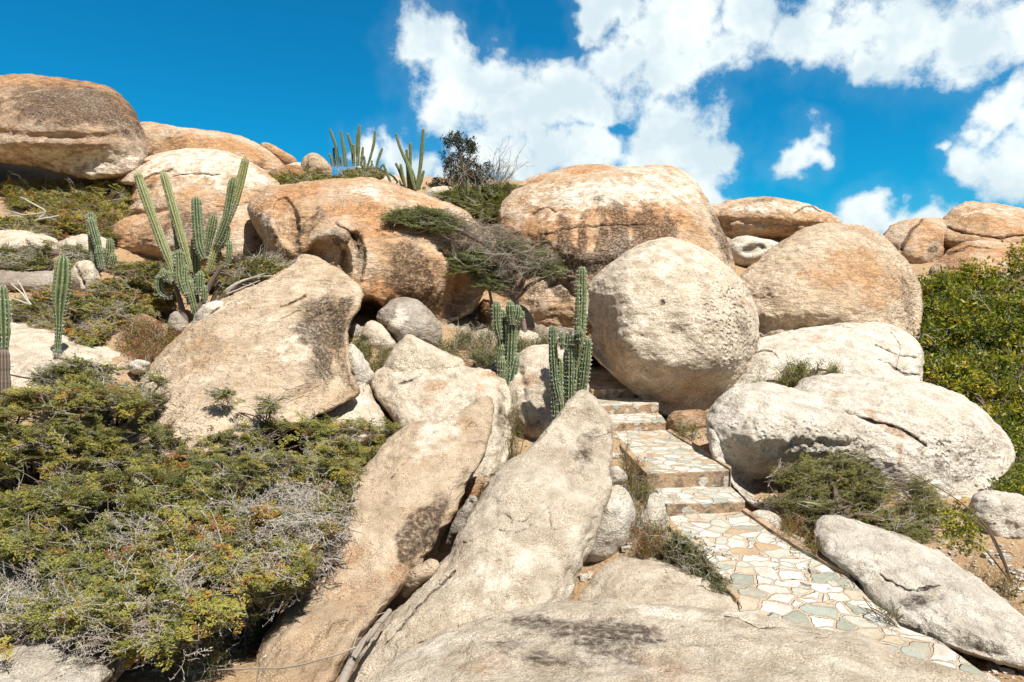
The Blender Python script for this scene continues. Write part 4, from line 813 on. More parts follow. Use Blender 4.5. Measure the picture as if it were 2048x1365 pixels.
def tpl_broad(rg, n=16, l=0.15, w=0.075, droop=0.3):
    A, B, Rr, LV = [], [], [], []; p = np.zeros(3); d = np.array([1, 0, 0.0])
    for k in range(5):
        d = unit(d + rg.normal(0, 0.2, 3)); q = p + d * 0.2; A.append(p); B.append(q); Rr.append((0.012, 0.008)); p = q
    A = np.array(A); B = np.array(B)
    for k in range(n):
        i = rg.integers(0, 5); c = A[i] + (B[i] - A[i]) * rg.random()
        x = unit(rg.normal(0, 1, 3) + np.array([0.5, 0, 0.3])); c = c + x * rg.uniform(0.05, 0.28)
        y = unit(np.cross(x, rg.normal(0, 0.5, 3) + [0, 0, 1.0])); z = np.cross(x, y)
        ls = l * rg.uniform(0.6, 1.15)
        a0, a1 = c - x * ls * 0.5, c + x * ls * 0.5; fold = z * w * 0.35
        LV.append(np.array([a0, c - y * w * 0.5 - x * ls * .05 + fold, a1, c])); LV.append(np.array([a0, c, a1, c + y * w * 0.5 - x * ls * .05 + fold]))
    return dict(A=A, B=B, R=np.array(Rr), L=np.array(LV), TA=np.zeros((0, 3)), TB=np.zeros((0, 3)))
_t = np.random.default_rng(3)
T_AC = [tpl_acacia(_t) for _ in range(10)]
T_NEAR = [tpl_acacia(_t, sides=10, pairs=7, ll=0.048, lw=0.021) for _ in range(10)]
T_FINE = [tpl_acacia(_t, sides=9, pairs=8, ll=0.038, lw=0.012, thorn=1) for _ in range(8)]
T_BARE = [tpl_bare(_t) for _ in range(8)]
T_WISP = [tpl_bare(_t, straight=0.20, spread=0.45) for _ in range(8)]
T_BROAD = [tpl_broad(_t, l=0.20, w=0.11) for _ in range(10)]
T_SMALL = [tpl_broad(_t, n=26, l=0.10, w=0.05) for _ in range(8)]
T_TREE = [tpl_broad(_t, n=34, l=0.20, w=0.10) for _ in range(8)]

def place(leafmb, twigmb, tpls, P, X, UPv, sc, tint, rg, twt=(0.5, 0.9), thorns=True, leaf_tr=0.12):
    n = len(P); which = rg.integers(0, len(tpls), n)
    X = unit(X); Y = unit(np.cross(UPv, X)); Zv = np.cross(X, Y)
    for k, t in enumerate(tpls):
        s = np.where(which == k)[0]
        if len(s) == 0: continue
        Rm = np.stack([X[s], Y[s], Zv[s]], 1) * sc[s][:, None, None]        # rows are axes
        def tr(a): return np.einsum('mk,nkj->nmj', a, Rm) + P[s][:, None]
        m = len(t['L'])
        if m:
            L = tr(t['L'].reshape(-1, 3)).reshape(-1, 4, 3)
            tn = np.repeat(tint[s], m) + rg.normal(0, leaf_tr, len(s) * m)
            leafmb.quads(L, 0, np.clip(tn, 0, 1))
        A = tr(t['A']).reshape(-1, 3); B = tr(t['B']).reshape(-1, 3)
        ra = (sc[s][:, None] * t['R'][None, :, 0]).ravel(); rb = (sc[s][:, None] * t['R'][None, :, 1]).ravel()
        tw = np.repeat(rg.uniform(twt[0], twt[1], len(s)), len(t['A']))
        twigmb.tubes(A, B, ra, rb, 0, tw)
        if thorns and len(t['TA']):
            A = tr(t['TA']).reshape(-1, 3); B = tr(t['TB']).reshape(-1, 3); r = np.repeat(sc[s] * 0.007, len(t['TA']))
            twigmb.tubes(A, B, r, r * 0.15, 0, np.full(len(A), 0.95))

def inside(px, py, poly):
    poly = np.asarray(poly, float); c = np.zeros(len(px), bool); j = len(poly) - 1
    for i in range(len(poly)):
        xi, yi = poly[i]; xj, yj = poly[j]
        k = ((yi > py) != (yj > py)) & (px < (xj - xi) * (py - yi) / (yj - yi + 1e-12) + xi); c ^= k; j = i
    return c
def shrub(name, label, cat, poly, Dt, Db, n, base, wind=(-0.8, -0.1, 0.15), th=0.5, tpls=None, leaf=None, size=0.3, spread=0.7, dead=0.15, deadt=None, tint=(0.5, 0.16),
          seed=0, group=None, gap=0.42, limb=0.03, tilt=0.25, clump=55, foliage_name='foliage', twt=(0.15, 0.6), parts=('foliage', 'branches'), ups=0.0, thorns=True, limbs=14):
    tpls = tpls or T_AC; leaf = leaf or M_acacia; deadt = deadt or T_BARE
    rg = np.random.default_rng(seed + 100); poly = np.asarray(poly, float)
    lo, hi = poly.min(0), poly.max(0); PX, PY = np.zeros(0), np.zeros(0)
    while len(PX) < n:
        x = rg.uniform(lo[0], hi[0], n * 4); y = rg.uniform(lo[1], hi[1], n * 4)
        k = inside(x, y, poly)
        nz = fbm(np.stack([x / clump, y / clump * 1.7, x * 0 + seed], 1), 3)
        k &= nz > (gap - 0.5) * 0.9 + rg.normal(0, 0.08, len(x))
        PX = np.r_[PX, x[k]]; PY = np.r_[PY, y[k]]
    PX, PY = PX[:n], PY[:n]
    f = np.clip((PY - lo[1]) / (hi[1] - lo[1]), 0, 1); D = Dt + (Db - Dt) * f
    nz = fbm(np.stack([PX / clump, PY / clump * 1.7, PX * 0 + seed + 4], 1), 2)
    D = D + nz * 0.35 * th / S + rg.random(n) ** 1.6 * th / S
    P = U(PX, PY, D)
    for _ in range(40):
        lowp = P[:, 2] < HT(P[:, 0], P[:, 1]) + 0.12
        if not lowp.any(): break
        P[lowp] *= 0.985
    b = empty(name, U(*base)); tag(b, label, cat, group)
    org = np.array(b.location)
    w = np.array(wind, float)
    X = unit(unit(w)[None] + rg.normal(0, spread, (n, 3)) * np.array([1, 1, 0.45 + ups])); 
    Uv = unit(np.array([0, 0, 1.0])[None] + rg.normal(0, tilt, (n, 3)))
    sc = size * rg.uniform(0.6, 1.25, n)
    P0 = P - X * sc[:, None] * 0.5
    tn = tint[0] + tint[1] * rg.normal(0, 1, n) + 0.22 * fbm(P * 1.3 + seed, 2)
    nd = rg.random(n) < dead * (1 + 1.2 * fbm(P * 1.1 + 30 + seed, 2))
    lm, tm = MB(), MB()
    place(lm, tm, tpls, P0[~nd], X[~nd], Uv[~nd], sc[~nd], tn[~nd], rg, twt, thorns)
    if nd.any(): place(lm, tm, deadt, P0[nd], X[nd], Uv[nd], sc[nd] * 1.15, tn[nd], rg, (0.7, 1.0), thorns)
    hubs = P[rg.choice(n, min(limbs, n), replace=False)] + np.array([0, 0.05, -0.08])
    for h in hubs:
        m1 = org + (h - org) * 0.35 + np.array([0, 0, 0.25 * np.linalg.norm(h - org) * 0.4]) + rg.normal(0, 0.05, 3)
        Pp = catmull([org - (0, 0, 0.1), m1, org + (h - org) * 0.7 + rg.normal(0, 0.06, 3) + (0, 0, 0.05), h], 12, False)
        tm.path(Pp, limb, limb * 0.35, 0, 0.2, 5)
    dd = np.linalg.norm(P0[:, None] - hubs[None], axis=2); nn = dd.argmin(1)
    k = rg.random(n) < 0.5
    A = hubs[nn][k]; B = P0[k]; Mid = (A + B) / 2 + rg.normal(0, 0.04, A.shape)
    r = limb * 0.22
    tm.tubes(A, Mid, r, r * 0.7, 0, 0.45); tm.tubes(Mid, B, r * 0.7, r * 0.35, 0, 0.55)
    if lm.n: lm.build(parts[0], [leaf], b, org)
    tm.build(parts[1], [M_twig], b, org)
    return b

# ------------------------------------------------------------------ cacti
def cactus_stem(parent, pts, r, ribs=9, name='stem', mat=None, seed=0, step=None, spines=True, tipround=1.0, neck=0.75):
    """pts: (px,py,D) from base to tip; r: radius in photo pixels (list allowed)"""
    mat = mat or M_cactus
    pts = np.array(pts, float); n0 = len(pts); rr = np.interp(np.linspace(0, 1, n0), np.linspace(0, 1, np.size(r)), np.atleast_1d(r))
    W = U(pts[:, 0], pts[:, 1], pts[:, 2]); rm = rr / FPX * pts[:, 2] * S
    Pc = catmull(np.column_stack([W, rm]), 60 if n0 > 2 else 40, False) if n0 > 2 else np.column_stack([np.linspace(W[0], W[1], 40), np.linspace(rm[0], rm[1], 40)])
    Pc = resample(Pc, 46, False)
    L = np.linalg.norm(Pc[-1, :3] - Pc[0, :3]); rg = np.random.default_rng(seed)
    s = np.r_[0, np.cumsum(np.linalg.norm(np.diff(Pc[:, :3], axis=0), axis=1))]; rt = Pc[-1, 3]
    prof = Pc[:, 3] * (1 + 0.07 * np.interp(s / (s[-1] + 1e-9) * 7, np.arange(9), rg.normal(0, 1, 9)))
    prof *= neck + (1 - neck) * np.clip(s / (3 * rt), 0, 1)
    # dense rings at the tip for a dome
    tail = s[-1] - s; keep = tail > rt * 1.05; Pk = Pc[keep, :3]; pk = prof[keep]
    tipdir = unit(Pc[-1, :3] - Pc[-4, :3]); c0 = Pc[-1, :3] - tipdir * rt * 1.05
    extra = []; er = []
    for a in np.linspace(0.0, math.pi / 2 - 0.12, 6): extra.append(c0 + tipdir * rt * 1.05 * math.sin(a)); er.append(rt * math.cos(a) ** 0.8)
    Pk = np.vstack([Pk, extra]); pk = np.r_[pk, er]
    T = unit(np.gradient(Pk, axis=0)); ref = np.array([0.0, -1, 0.15])
    A = unit(np.cross(T, ref)); B = np.cross(T, A)
    m = ribs * 4; th = np.arange(m) / m * 2 * np.pi + rg.random() * 6
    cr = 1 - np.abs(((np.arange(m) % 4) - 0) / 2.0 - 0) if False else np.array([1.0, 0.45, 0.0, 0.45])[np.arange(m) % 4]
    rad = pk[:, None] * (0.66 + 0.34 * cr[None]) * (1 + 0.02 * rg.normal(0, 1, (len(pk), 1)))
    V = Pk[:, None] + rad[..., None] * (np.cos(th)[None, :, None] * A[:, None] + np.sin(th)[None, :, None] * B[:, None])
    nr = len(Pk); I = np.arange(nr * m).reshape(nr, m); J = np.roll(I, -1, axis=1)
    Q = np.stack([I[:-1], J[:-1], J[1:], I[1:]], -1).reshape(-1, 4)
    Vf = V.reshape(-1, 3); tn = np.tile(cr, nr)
    Vf = np.vstack([Vf, Pk[-1] + tipdir * rt * 0.06]); tn = np.r_[tn, 1]
    ev = np.arange(0, m, 2); capq = np.stack([I[-1, ev], I[-1, (ev + 1) % m], I[-1, (ev + 2) % m], np.full(len(ev), nr * m)], 1)
    Q = np.vstack([Q, capq])
    mid = np.zeros(len(Q)); mats = [mat, M_spine]
    if spines:
        pxm = pts[:, 2].mean() * S / FPX; sp = max(0.045, 3.6 * pxm); cnt = max(3, int(s[-1] / sp))
        tt = np.linspace(0.02, 0.995, cnt); ii = np.interp(tt * s[-1], np.r_[0, np.cumsum(np.linalg.norm(np.diff(Pk, axis=0), axis=1))], np.arange(nr))
        i0 = np.clip(ii.astype(int), 0, nr - 2); fr = ii - i0
        ridge = np.arange(0, m, 4)
        C0 = V[i0][:, ridge] * (1 - fr)[:, None, None] + V[i0 + 1][:, ridge] * fr[:, None, None]
        out = unit(C0 - (Pk[i0] * (1 - fr)[:, None] + Pk[i0 + 1] * fr[:, None])[:, None])
        C0 = C0.reshape(-1, 3); out = out.reshape(-1, 3); ln = max(0.020, 1.6 * pxm); wd = ln * 0.13
        mb = MB()
        for q in range(4):
            d = unit(out + rg.normal(0, 0.75, out.shape)); sd = unit(np.cross(d, rg.normal(0, 1, d.shape)))
            mb.quads(np.stack([C0 - sd * wd, C0 + sd * wd, C0 + d * ln + sd * wd * .2, C0 + d * ln - sd * wd * .2], 1), 1, rg.random(len(C0)))
        Vs = np.concatenate(mb.V); Qs = np.concatenate(mb.Q) + len(Vf)
        Vf = np.vstack([Vf, Vs]); Q = np.vstack([Q, Qs]); mid = np.r_[mid, np.ones(len(Qs))]; tn = np.r_[tn, np.concatenate(mb.t)]
    o = mesh_np(name, Vf, Q, mats, mid, tn, True, W[0], parent)
    return o
def cactus(label, base, stems, D, group=None, name='columnar_cactus', **kw):
    c = empty(name, U(base[0], base[1], D)); tag(c, label, 'cactus', group)
    jr = np.random.default_rng(int(base[0]))
    for i, st in enumerate(stems):
        pts, r = st[0], np.atleast_1d(st[1]) * 0.94; o = st[2] if len(st) > 2 else {}; dj = jr.uniform(-0.11, 0.11) * D / 8
        pts = [(p[0], p[1], D + dj + (p[2] if len(p) > 2 else 0)) for p in pts]
        cactus_stem(c, pts, r, seed=i * 7 + int(base[0]), **{**kw, **o})
    return c

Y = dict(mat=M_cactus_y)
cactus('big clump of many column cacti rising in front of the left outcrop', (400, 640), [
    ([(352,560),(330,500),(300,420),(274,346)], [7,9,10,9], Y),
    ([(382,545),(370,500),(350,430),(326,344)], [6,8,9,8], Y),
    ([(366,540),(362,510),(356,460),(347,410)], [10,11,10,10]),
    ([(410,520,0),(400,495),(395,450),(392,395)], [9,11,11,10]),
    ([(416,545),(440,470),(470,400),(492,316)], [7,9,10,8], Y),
    ([(432,490),(452,440),(462,390),(468,355)], [8,9,9,8]),
    ([(414,505),(420,470),(428,430)], [8,9,8]), ([(436,500),(450,480),(456,452)], [7,8,7]),
    ([(392,560),(390,530),(391,475)], [8,10,9]), ([(362,570),(352,540),(343,505)], [8,9,9]),
    ([(345,595),(325,592),(316,575),(320,550)], [5,7,8,9]), ([(340,562),(330,555),(325,538)], [6,8,7]), ([(346,565),(340,560),(333,542)], [6,7,7]),
    ([(372,590),(362,560),(358,500)], [8,10,9]), ([(376,595),(368,560),(370,530)], [8,9,8]), ([(380,610),(379,580),(378,555)], [8,10,9]),
    ([(390,605),(390,580),(391,552)], [9,11,10]), ([(400,590),(400,565),(401,543)], [8,9,8]), ([(410,605),(409,590),(411,572)], [6,7,6]), ([(412,590),(410,578),(409,565)], [5,6,6]),
    ([(452,535),(458,510),(459,482)], [5,7,6]), ([(430,525),(434,510),(424,495)], [9,11,10]), ([(396,640),(384,590),(375,560)], [8,9,8]),
    ([(400,650),(404,610),(420,570),(446,530)], [7,6,5,4], dict(spines=False, mat=M_bark)), ([(372,650),(362,610),(350,570)], [7,6,5], dict(spines=False, mat=M_bark)), ([(392,655),(392,615),(391,585)], [8,8,7], dict(spines=False, mat=M_bark)),
    ([(404,655),(425,605),(440,560)], [6,5,4], dict(spines=False, mat=M_bark))], 9.0, ribs=9)
cactus('small cluster of stout green cacti left of the brown fronted orange boulder', (205, 542), [
    ([(196,540),(190,500),(181,425)], [8,11,8]), ([(200,505),(190,470),(181,436)], [7,8,7]), ([(196,500),(195,480),(194,462)], [5,6,5]),
    ([(205,540),(200,515),(196,490)], [7,8,7]), ([(212,530),(220,505),(220,477)], [6,8,7]), ([(222,535),(226,520),(225,506)], [7,8,7]), ([(200,545),(190,530),(186,500)], [7,7,6])], 10.2)
cactus('lone club shaped cactus standing on the low sunlit rock at the left', (116, 712), [
    ([(113,712),(116,680),(118,650),(119,610),(124,560),(127,512)], [7,6,8,14,15,12])], 7.4, ribs=8, neck=1)
cactus('thick cactus cut by the left edge of the frame', (8, 812), [
    ([(8,812),(8,760),(7,700)], [14,13,11], dict(spines=False, mat=M_bark)), ([(7,705),(6,650),(3,572)], [9,14,12])], 5.9, ribs=9, neck=1)
cactus('pale branching cactus in front of the grotto', (1015, 770), [
    ([(1018,775),(1022,700),(1024,650),(1024,640)], [10,12,11,9]), ([(1022,690),(1030,660),(1032,640)], [9,10,9]),
    ([(1002,710),(1003,680),(1003,618)], [8,9,8]), ([(1000,680),(994,650),(993,603)], [8,10,9]), ([(1024,650),(1021,630),(1021,603)], [8,10,9]),
    ([(1026,650),(1033,635),(1036,612)], [9,11,10]), ([(1034,648),(1042,638),(1045,624)], [6,8,7]), ([(1018,655),(1014,640),(1013,624)], [6,7,7]),
    ([(1002,755),(999,720),(1003,690)], [8,8,8]), ([(1015,795),(1022,755),(1032,712)], [9,12,11]), ([(1010,765),(1006,745),(1005,728)], [8,10,9]), ([(1004,768),(1003,745),(1005,715)], [7,8,7]), ([(995,755),(988,745),(987,726)], [6,8,7]), ([(1024,745),(1030,725),(1033,706)],[6,8,7])], 7.5)
cactus('tallest stairside cactus clump with one high column beside the round boulder', (1135, 850), [
    ([(1140,850),(1150,780),(1158,700),(1163,620),(1164,534)], [11,11,11,11,9]), ([(1152,690),(1155,640),(1155,562)], [5,6,5]),
    ([(1120,810),(1110,760),(1106,700),(1105,652)], [9,10,9,8]), ([(1122,850),(1118,800),(1117,717)], [9,11,10]), ([(1126,830),(1127,790),(1136,700),(1139,665)], [9,10,9,8]),
    ([(1148,830),(1154,780),(1155,682)], [10,11,10]), ([(1158,820),(1168,760),(1177,678)], [8,10,8]), ([(1135,850),(1135,790),(1134,728)], [7,8,7]),
    ([(1164,690),(1160,675),(1158,655)], [7,8,8]), ([(1125,700),(1123,680),(1124,664)], [5,6,4]), ([(1146,690),(1146,680),(1146,670)], [4,5,5]), ([(1142,850),(1141,790),(1142,690)], [10,11,9]), ([(1112,850),(1109,800),(1104,760)], [6,7,6])], 6.75)
def far(pts, r=3.2): return (pts, r)
cactus('row of slender cacti standing up from the scrub on the skyline', (705, 335), [
    far([(677,335),(672,295),(660,259)],[3,3.2,2.6]), far([(664,333),(662,318),(658,307)],2.4), far([(670,333),(668,315),(667,296)],2.8), far([(690,333),(686,295),(682,262)],[3.4,3.2,2.6]), far([(683,333),(682,325),(681,313)],2.6),
    far([(708,332),(703,295),(695,267)],[3.6,3.4,2.6]), far([(708,332),(708,310),(707,289)],3), far([(715,332),(717,300),(718,270),(719,250)],[3.6,3.8,3.6,3]), far([(716,330),(714,300),(715,265)],[3,3.2,2.4]), far([(722,332),(724,315),(726,294)],[3,3.2,2.6]),
    far([(728,334),(729,320),(727,312)],2.6), far([(734,337),(742,310),(748,285),(750,261)],[2.4,2.8,3,2.6]), far([(751,340),(757,318),(765,296)],[2.2,2.8,2.4]), far([(741,338),(743,330),(744,321)],2.2), far([(694,333),(693,325),(692,316)],2.4), far([(690,330),(690,310),(689,292)],2.6)], 17.0, ribs=7, spines=False)
cactus('splayed group of tilted cacti on the skyline right of the cactus row', (828, 385), [
    far([(830,380),(815,330),(800,295),(792,267)],[3.6,4,3.6,2.8]), far([(812,378),(800,345),(791,326)],[3.2,3.6,2.8]), far([(812,378),(805,350),(801,328)],[3.2,3.4,2.8]), far([(818,382),(815,340),(813,299)],[3.4,3.6,2.8]), far([(823,384),(820,345),(821,285)],[3.6,4,3.2]),
    far([(829,388),(826,350),(813,322),(807,307)],[3.4,4,3.4,2.6]), far([(831,386),(840,340),(844,300),(847,258)],[3.2,3.8,4,3.2]), far([(834,388),(841,365),(848,341)],[3.4,3.8,3]), far([(782,366),(773,345),(767,328)],[3,3,2.6]), far([(796,366),(785,352),(768,343),(752,334)],[2.6,2.6,2.4,2.2]), far([(758,343),(762,335),(766,329)],[2.0,2.2,2]), far([(846,390),(848,380),(849,373)],4)], 15.0, ribs=7, spines=False)
for (x, y, h, lab) in ((936, 383, 23, 'short pale cactus poking out of the dark scrub, tallest of three'), (959, 385, 13, 'short pale cactus poking out of the dark scrub, rightmost of three'), (919, 400, 18, 'short pale cactus poking out of the dark scrub, leftmost of three')):
    cactus(lab, (x, y + 5), [far([(x, y + 8), (x, y - h / 2), (x, y - h)], [3, 3.4, 2.8])], 14.0, group='short cacti in the dark scrub', ribs=7, spines=False)
cactus('shaded spiny cactus pair under the thorn bush at the bottom', (490, 1345), [
    ([(478,1365),(480,1290),(472,1175)], [14,17,15]), ([(520,1365),(522,1300),(518,1215)], [12,14,12]), ([(500,1365),(497,1330),(499,1310)], [9,10,9])], 4.15)

# ------------------------------------------------------------------ thorn scrub
TH = 'thorn shrubs sprawling over the left foreground'
shrub('thorn_shrub', 'widest thorn bush with white twigs filling the lower left corner', 'shrub',
  [(-40,1010),(120,960),(330,930),(560,905),(715,930),(700,990),(655,1090),(600,1165),(520,1180),(440,1235),(350,1290),(240,1300),(150,1250),(110,1180),(110,1130),(60,1105),(-40,1120)], 4.7, 3.0, 3300, (330,1330,3.7), th=0.55, size=0.22, dead=0.11, tint=(.62,.2), tpls=T_NEAR, seed=1, group=TH, limb=0.022, gap=0.40)
shrub('thorn_shrub', 'olive thorn bush spreading below the triangular boulder', 'shrub',
  [(200,850),(330,850),(380,895),(470,850),(600,840),(700,845),(790,850),(770,905),(735,945),(720,985),(560,1000),(300,1010),(160,960)], 6.0, 5.0, 1900, (480,1000,5.9), th=0.55, size=0.24, dead=0.09, tint=(.62,.2), tpls=T_NEAR, seed=2, group=TH, limb=0.022, gap=0.34)
shrub('thorn_shrub', 'dark green thorn bush at the left edge below the thick cactus', 'shrub',
  [(-260,820),(60,780),(200,770),(290,800),(320,860),(260,950),(120,1000),(-260,1060)], 5.6, 4.6, 1900, (60,1000,5.4), th=0.6, size=0.24, dead=0.06, tint=(.62,.2), tpls=T_NEAR, seed=3, group=TH, limb=0.022, gap=0.34)
shrub('thorn_shrub', 'flat layered thorn bush between the lone cactus and the triangular boulder', 'shrub',
  [(-20,705),(60,700),(130,712),(200,735),(280,735),(330,765),(320,800),(280,830),(190,800),(110,780),(60,755),(-20,745)], 6.6, 5.9, 850, (230,850,6.4), th=0.4, size=0.26, dead=0.22, tpls=T_NEAR, seed=4, group=TH, limb=0.02, gap=0.45)
shrub('thorn_shrub', 'small thorn sprig crossing the foot of the triangular boulder', 'shrub',
  [(415,785),(450,782),(500,795),(540,800),(555,812),(530,830),(500,815),(460,812)], 6.0, 5.9, 70, (530,845,6.1), th=0.1, size=0.2, dead=0.35, seed=5, group=TH, limb=0.010, gap=0.3, limbs=5)
shrub('thorn_shrub', 'half dead thorn bush with grey twigs beside the brown leaning slab', 'shrub',
  [(470,1020),(580,980),(700,1010),(690,1080),(640,1150),(560,1210),(480,1240),(420,1180),(440,1090)], 4.25, 3.6, 420, (520,1260,4.1), th=0.3, size=0.24, dead=0.85, seed=6, group=TH, limb=0.016, gap=0.35)
shrub('thorn_shrub', 'lower fringe of thorn scrub over the white corner rock', 'shrub',
  [(-40,1190),(40,1180),(160,1200),(300,1220),(420,1190),(430,1230),(340,1300),(240,1310),(150,1290),(60,1270),(-40,1330)], 3.6, 3.0, 700, (200,1360,3.2), th=0.3, size=0.19, dead=0.30, tpls=T_NEAR, seed=7, group=TH, limb=0.016, gap=0.42)
UL = 'olive scrub patches on the upper left slope'
W2 = (-0.9, 0.0, 0.02)
shrub('scrub_bush', 'bright olive windblown scrub below the huge left boulder', 'shrub', [(-40,380),(60,360),(150,362),(240,358),(262,385),(258,430),(230,450),(180,470),(90,450),(-40,470)], 15.0, 12.4, 1500, (150,430,13.6), wind=W2, th=0.7, size=0.40, dead=0.06, seed=10, group=UL, gap=0.30, tint=(0.74,0.14), ups=0.4, tilt=0.2, thorns=False, limb=0.03)
shrub('scrub_bush', 'patchy olive scrub over the flat rock at the left edge', 'shrub', [(-40,500),(40,492),(100,486),(180,505),(190,540),(120,550),(50,540),(-40,545)], 11.0, 10.3, 800, (100,550,10.6), wind=W2, th=0.5, size=0.34, dead=0.2, seed=11, group=UL, gap=0.42, thorns=False)
shrub('scrub_bush', 'yellow tinged scrub spreading left of the big cactus clump', 'shrub', [(190,545),(250,525),(320,528),(350,560),(345,610),(300,625),(230,610),(170,600),(150,575)], 9.9, 9.0, 1100, (270,630,9.3), wind=W2, th=0.5, size=0.30, dead=0.12, seed=12, group=UL, gap=0.36, tint=(0.72,0.16), thorns=False)
shrub('scrub_bush', 'dry yellowish scrub behind the lone cactus', 'shrub', [(20,590),(90,575),(160,590),(230,610),(330,620),(350,650),(250,640),(180,690),(100,660),(30,645)], 9.2, 8.2, 1000, (150,680,8.7), wind=W2, th=0.5, size=0.28, dead=0.35, seed=13, group=UL, gap=0.42, tint=(0.7,0.18), thorns=False)
shrub('scrub_bush', 'low olive scrub carpeting the slope under the brown fronted orange boulder', 'shrub', [(200,520),(260,530),(340,540),(430,535),(520,525),(560,535),(545,560),(440,570),(330,560),(240,555)], 11.6, 10.4, 700, (380,560,10.8), wind=W2, th=0.5, size=0.32, dead=0.1, seed=18, group=UL, gap=0.3, tint=(0.66,.16), thorns=False)
shrub('scrub_bush', 'thin green scrub on the bare slope between the flat ledges and the huge left boulder', 'shrub', [(-40,450),(60,445),(180,455),(230,450),(225,475),(150,478),(60,470),(-40,475)], 12.6, 11.9, 420, (120,470,12.2), wind=W2, th=0.4, size=0.34, dead=0.1, seed=19, group=UL, gap=0.3, tint=(0.66,.16), thorns=False)
shrub('scrub_bush', 'golden leaved weeds left of the triangular boulder', 'shrub', [(250,650),(300,640),(350,655),(370,660),(340,700),(300,730),(260,715),(230,690)], 8.4, 7.9, 330, (295,730,8.0), wind=(0,0,1), th=0.4, size=0.22, dead=0.05, seed=14, group=UL, gap=0.36, tint=(0.8,0.14), tpls=T_SMALL, leaf=M_weed, thorns=False, ups=0.4)
shrub('scrub_bush', 'green scrub with bare white branches right of the big cactus clump', 'shrub', [(440,540),(480,525),(540,520),(565,540),(540,560),(480,580),(440,585),(425,565)], 9.6, 8.8, 500, (440,600,9.0), wind=(0.9,0,0.1), th=0.4, size=0.30, dead=0.35, seed=15, group=UL, gap=0.4, thorns=False)
shrub('scrub_bush', 'scrub cushion under the skyline cactus row', 'shrub', [(615,350),(660,335),(720,330),(760,345),(790,362),(720,366),(660,372),(600,372),(560,375),(545,355)], 16.8, 14.8, 600, (690,365,16.0), wind=W2, th=0.6, size=0.42, dead=0.10, seed=16, group=UL, gap=0.3, tint=(0.6,0.14), thorns=False)
shrub('scrub_bush', 'dark windswept scrub in the saddle beside the streaked boulder', 'shrub', [(868,392),(920,382),(980,374),(1035,375),(1010,400),(995,440),(960,435),(900,412)], 14.5, 12.6, 750, (960,450,13.4), wind=W2, th=0.7, size=0.44, dead=0.10, seed=17, group=UL, gap=0.3, tint=(0.45,0.14), thorns=False)
# windswept tree of the grotto
t = shrub('windswept_tree', 'windswept grey twigged tree leaning left over the grotto', 'tree', [(775,432),(800,418),(860,418),(930,432),(1000,452),(1060,475),(1115,520),(1110,550),(1060,545),(1010,520),(960,505),(905,545),(905,515),(930,495),(860,480),(800,462)], 9.9, 9.4, 210, (1030,590,10.0),
  wind=(-1.0,-0.05,-0.05), th=0.7, size=0.42, spread=0.5, dead=0.62, deadt=T_WISP, seed=20, leaf=M_divi, tpls=T_FINE, gap=0.2, tint=(0.5,0.15), limb=0.045, twt=(0.35,0.8), parts=('dead_twigs_and_leaves','branches'), thorns=False)
def crown(parent, poly, Dt, Db, n, seed, tpls, leaf, size, wind, th=0.4, tint=(0.5, 0.15), spread=0.4, name='foliage'):
    rg = np.random.default_rng(seed); poly = np.asarray(poly, float); lo, hi = poly.min(0), poly.max(0)
    x = rg.uniform(lo[0], hi[0], n * 5); y = rg.uniform(lo[1], hi[1], n * 5); k = inside(x, y, poly); x, y = x[k][:n], y[k][:n]
    D = Dt + (Db - Dt) * (y - lo[1]) / (hi[1] - lo[1]) + rg.random(len(x)) * th / S
    P = U(x, y, D); X = unit(unit(np.array(wind, float)) + rg.normal(0, spread, (len(x), 3)) * (1, 1, .5)); sc = size * rg.uniform(.6, 1.2, len(x))
    lm, tm = MB(), MB()
    place(lm, tm, tpls, P - X * sc[:, None] * .5, X, unit(np.array([0, 0, 1.]) + rg.normal(0, .25, (len(x), 3))), sc, tint[0] + tint[1] * rg.normal(0, 1, len(x)), rg, (.4, .8), False)
    org = np.array(parent.location)
    if lm.n: lm.build(name, [leaf], parent, org)
    tm.build('twigs', [M_twig], parent, org)
for i, pl in enumerate(([(770,435),(795,420),(850,417),(900,428),(930,445),(900,465),(850,462),(800,450)], [(898,520),(925,500),(970,500),(985,520),(955,545),(905,545)], [(945,548),(1000,542),(1015,560),(1000,582),(960,575)], [(1050,525),(1090,520),(1128,540),(1110,555),(1060,552)], [(1000,490),(1040,480),(1060,500),(1040,515)])):
    crown(t, pl, 9.6, 9.4, (330, 230, 150, 110, 40)[i], 40 + i, T_FINE, M_divi, 0.36, (-1, -.1, .05), tint=((.62, .6, .35, .5, .5)[i], .14))
crown(t, [(900,445),(960,435),(1020,465),(1080,500),(1100,540),(1040,545),(990,520),(930,490)], 9.7, 9.4, 230, 50, T_WISP, M_divi, 0.42, (-1, 0, -.1), spread=.5, name='twigs')
crown(t, [(950,505),(1060,505),(1115,525),(1100,585),(1040,610),(985,590)], 9.7, 9.5, 150, 51, T_WISP, M_divi, 0.30, (-1, 0, .1), spread=.9, name='twigs')
for nm, grp in (('trunk', (([(1030,640,10.0),(1030,600,10.0),(1026,560,9.9),(1015,520,9.8)], .075, .05), ([(1024,565,9.9),(1040,530,9.8),(1060,500,9.8)], .045, .02), ([(1020,530,9.8),(970,490,9.7),(900,455,9.6),(830,440,9.6)], .045, .01))), ('trunk', (([(975,660,9.9),(985,620,9.9),(978,570,9.8),(990,530,9.8)], .028, .02),)), ('stump', (([(1044,705,9.2),(1050,670,9.2),(1046,640,9.4)], .05, .04),))):
    mb = MB()
    for pth, r0, r1 in grp: mb.path(catmull([U(*q) for q in pth], 16, False), r0, r1, 0, .35, 8)
    mb.build(nm, [M_bark], t, np.array(t.location), smooth=True)

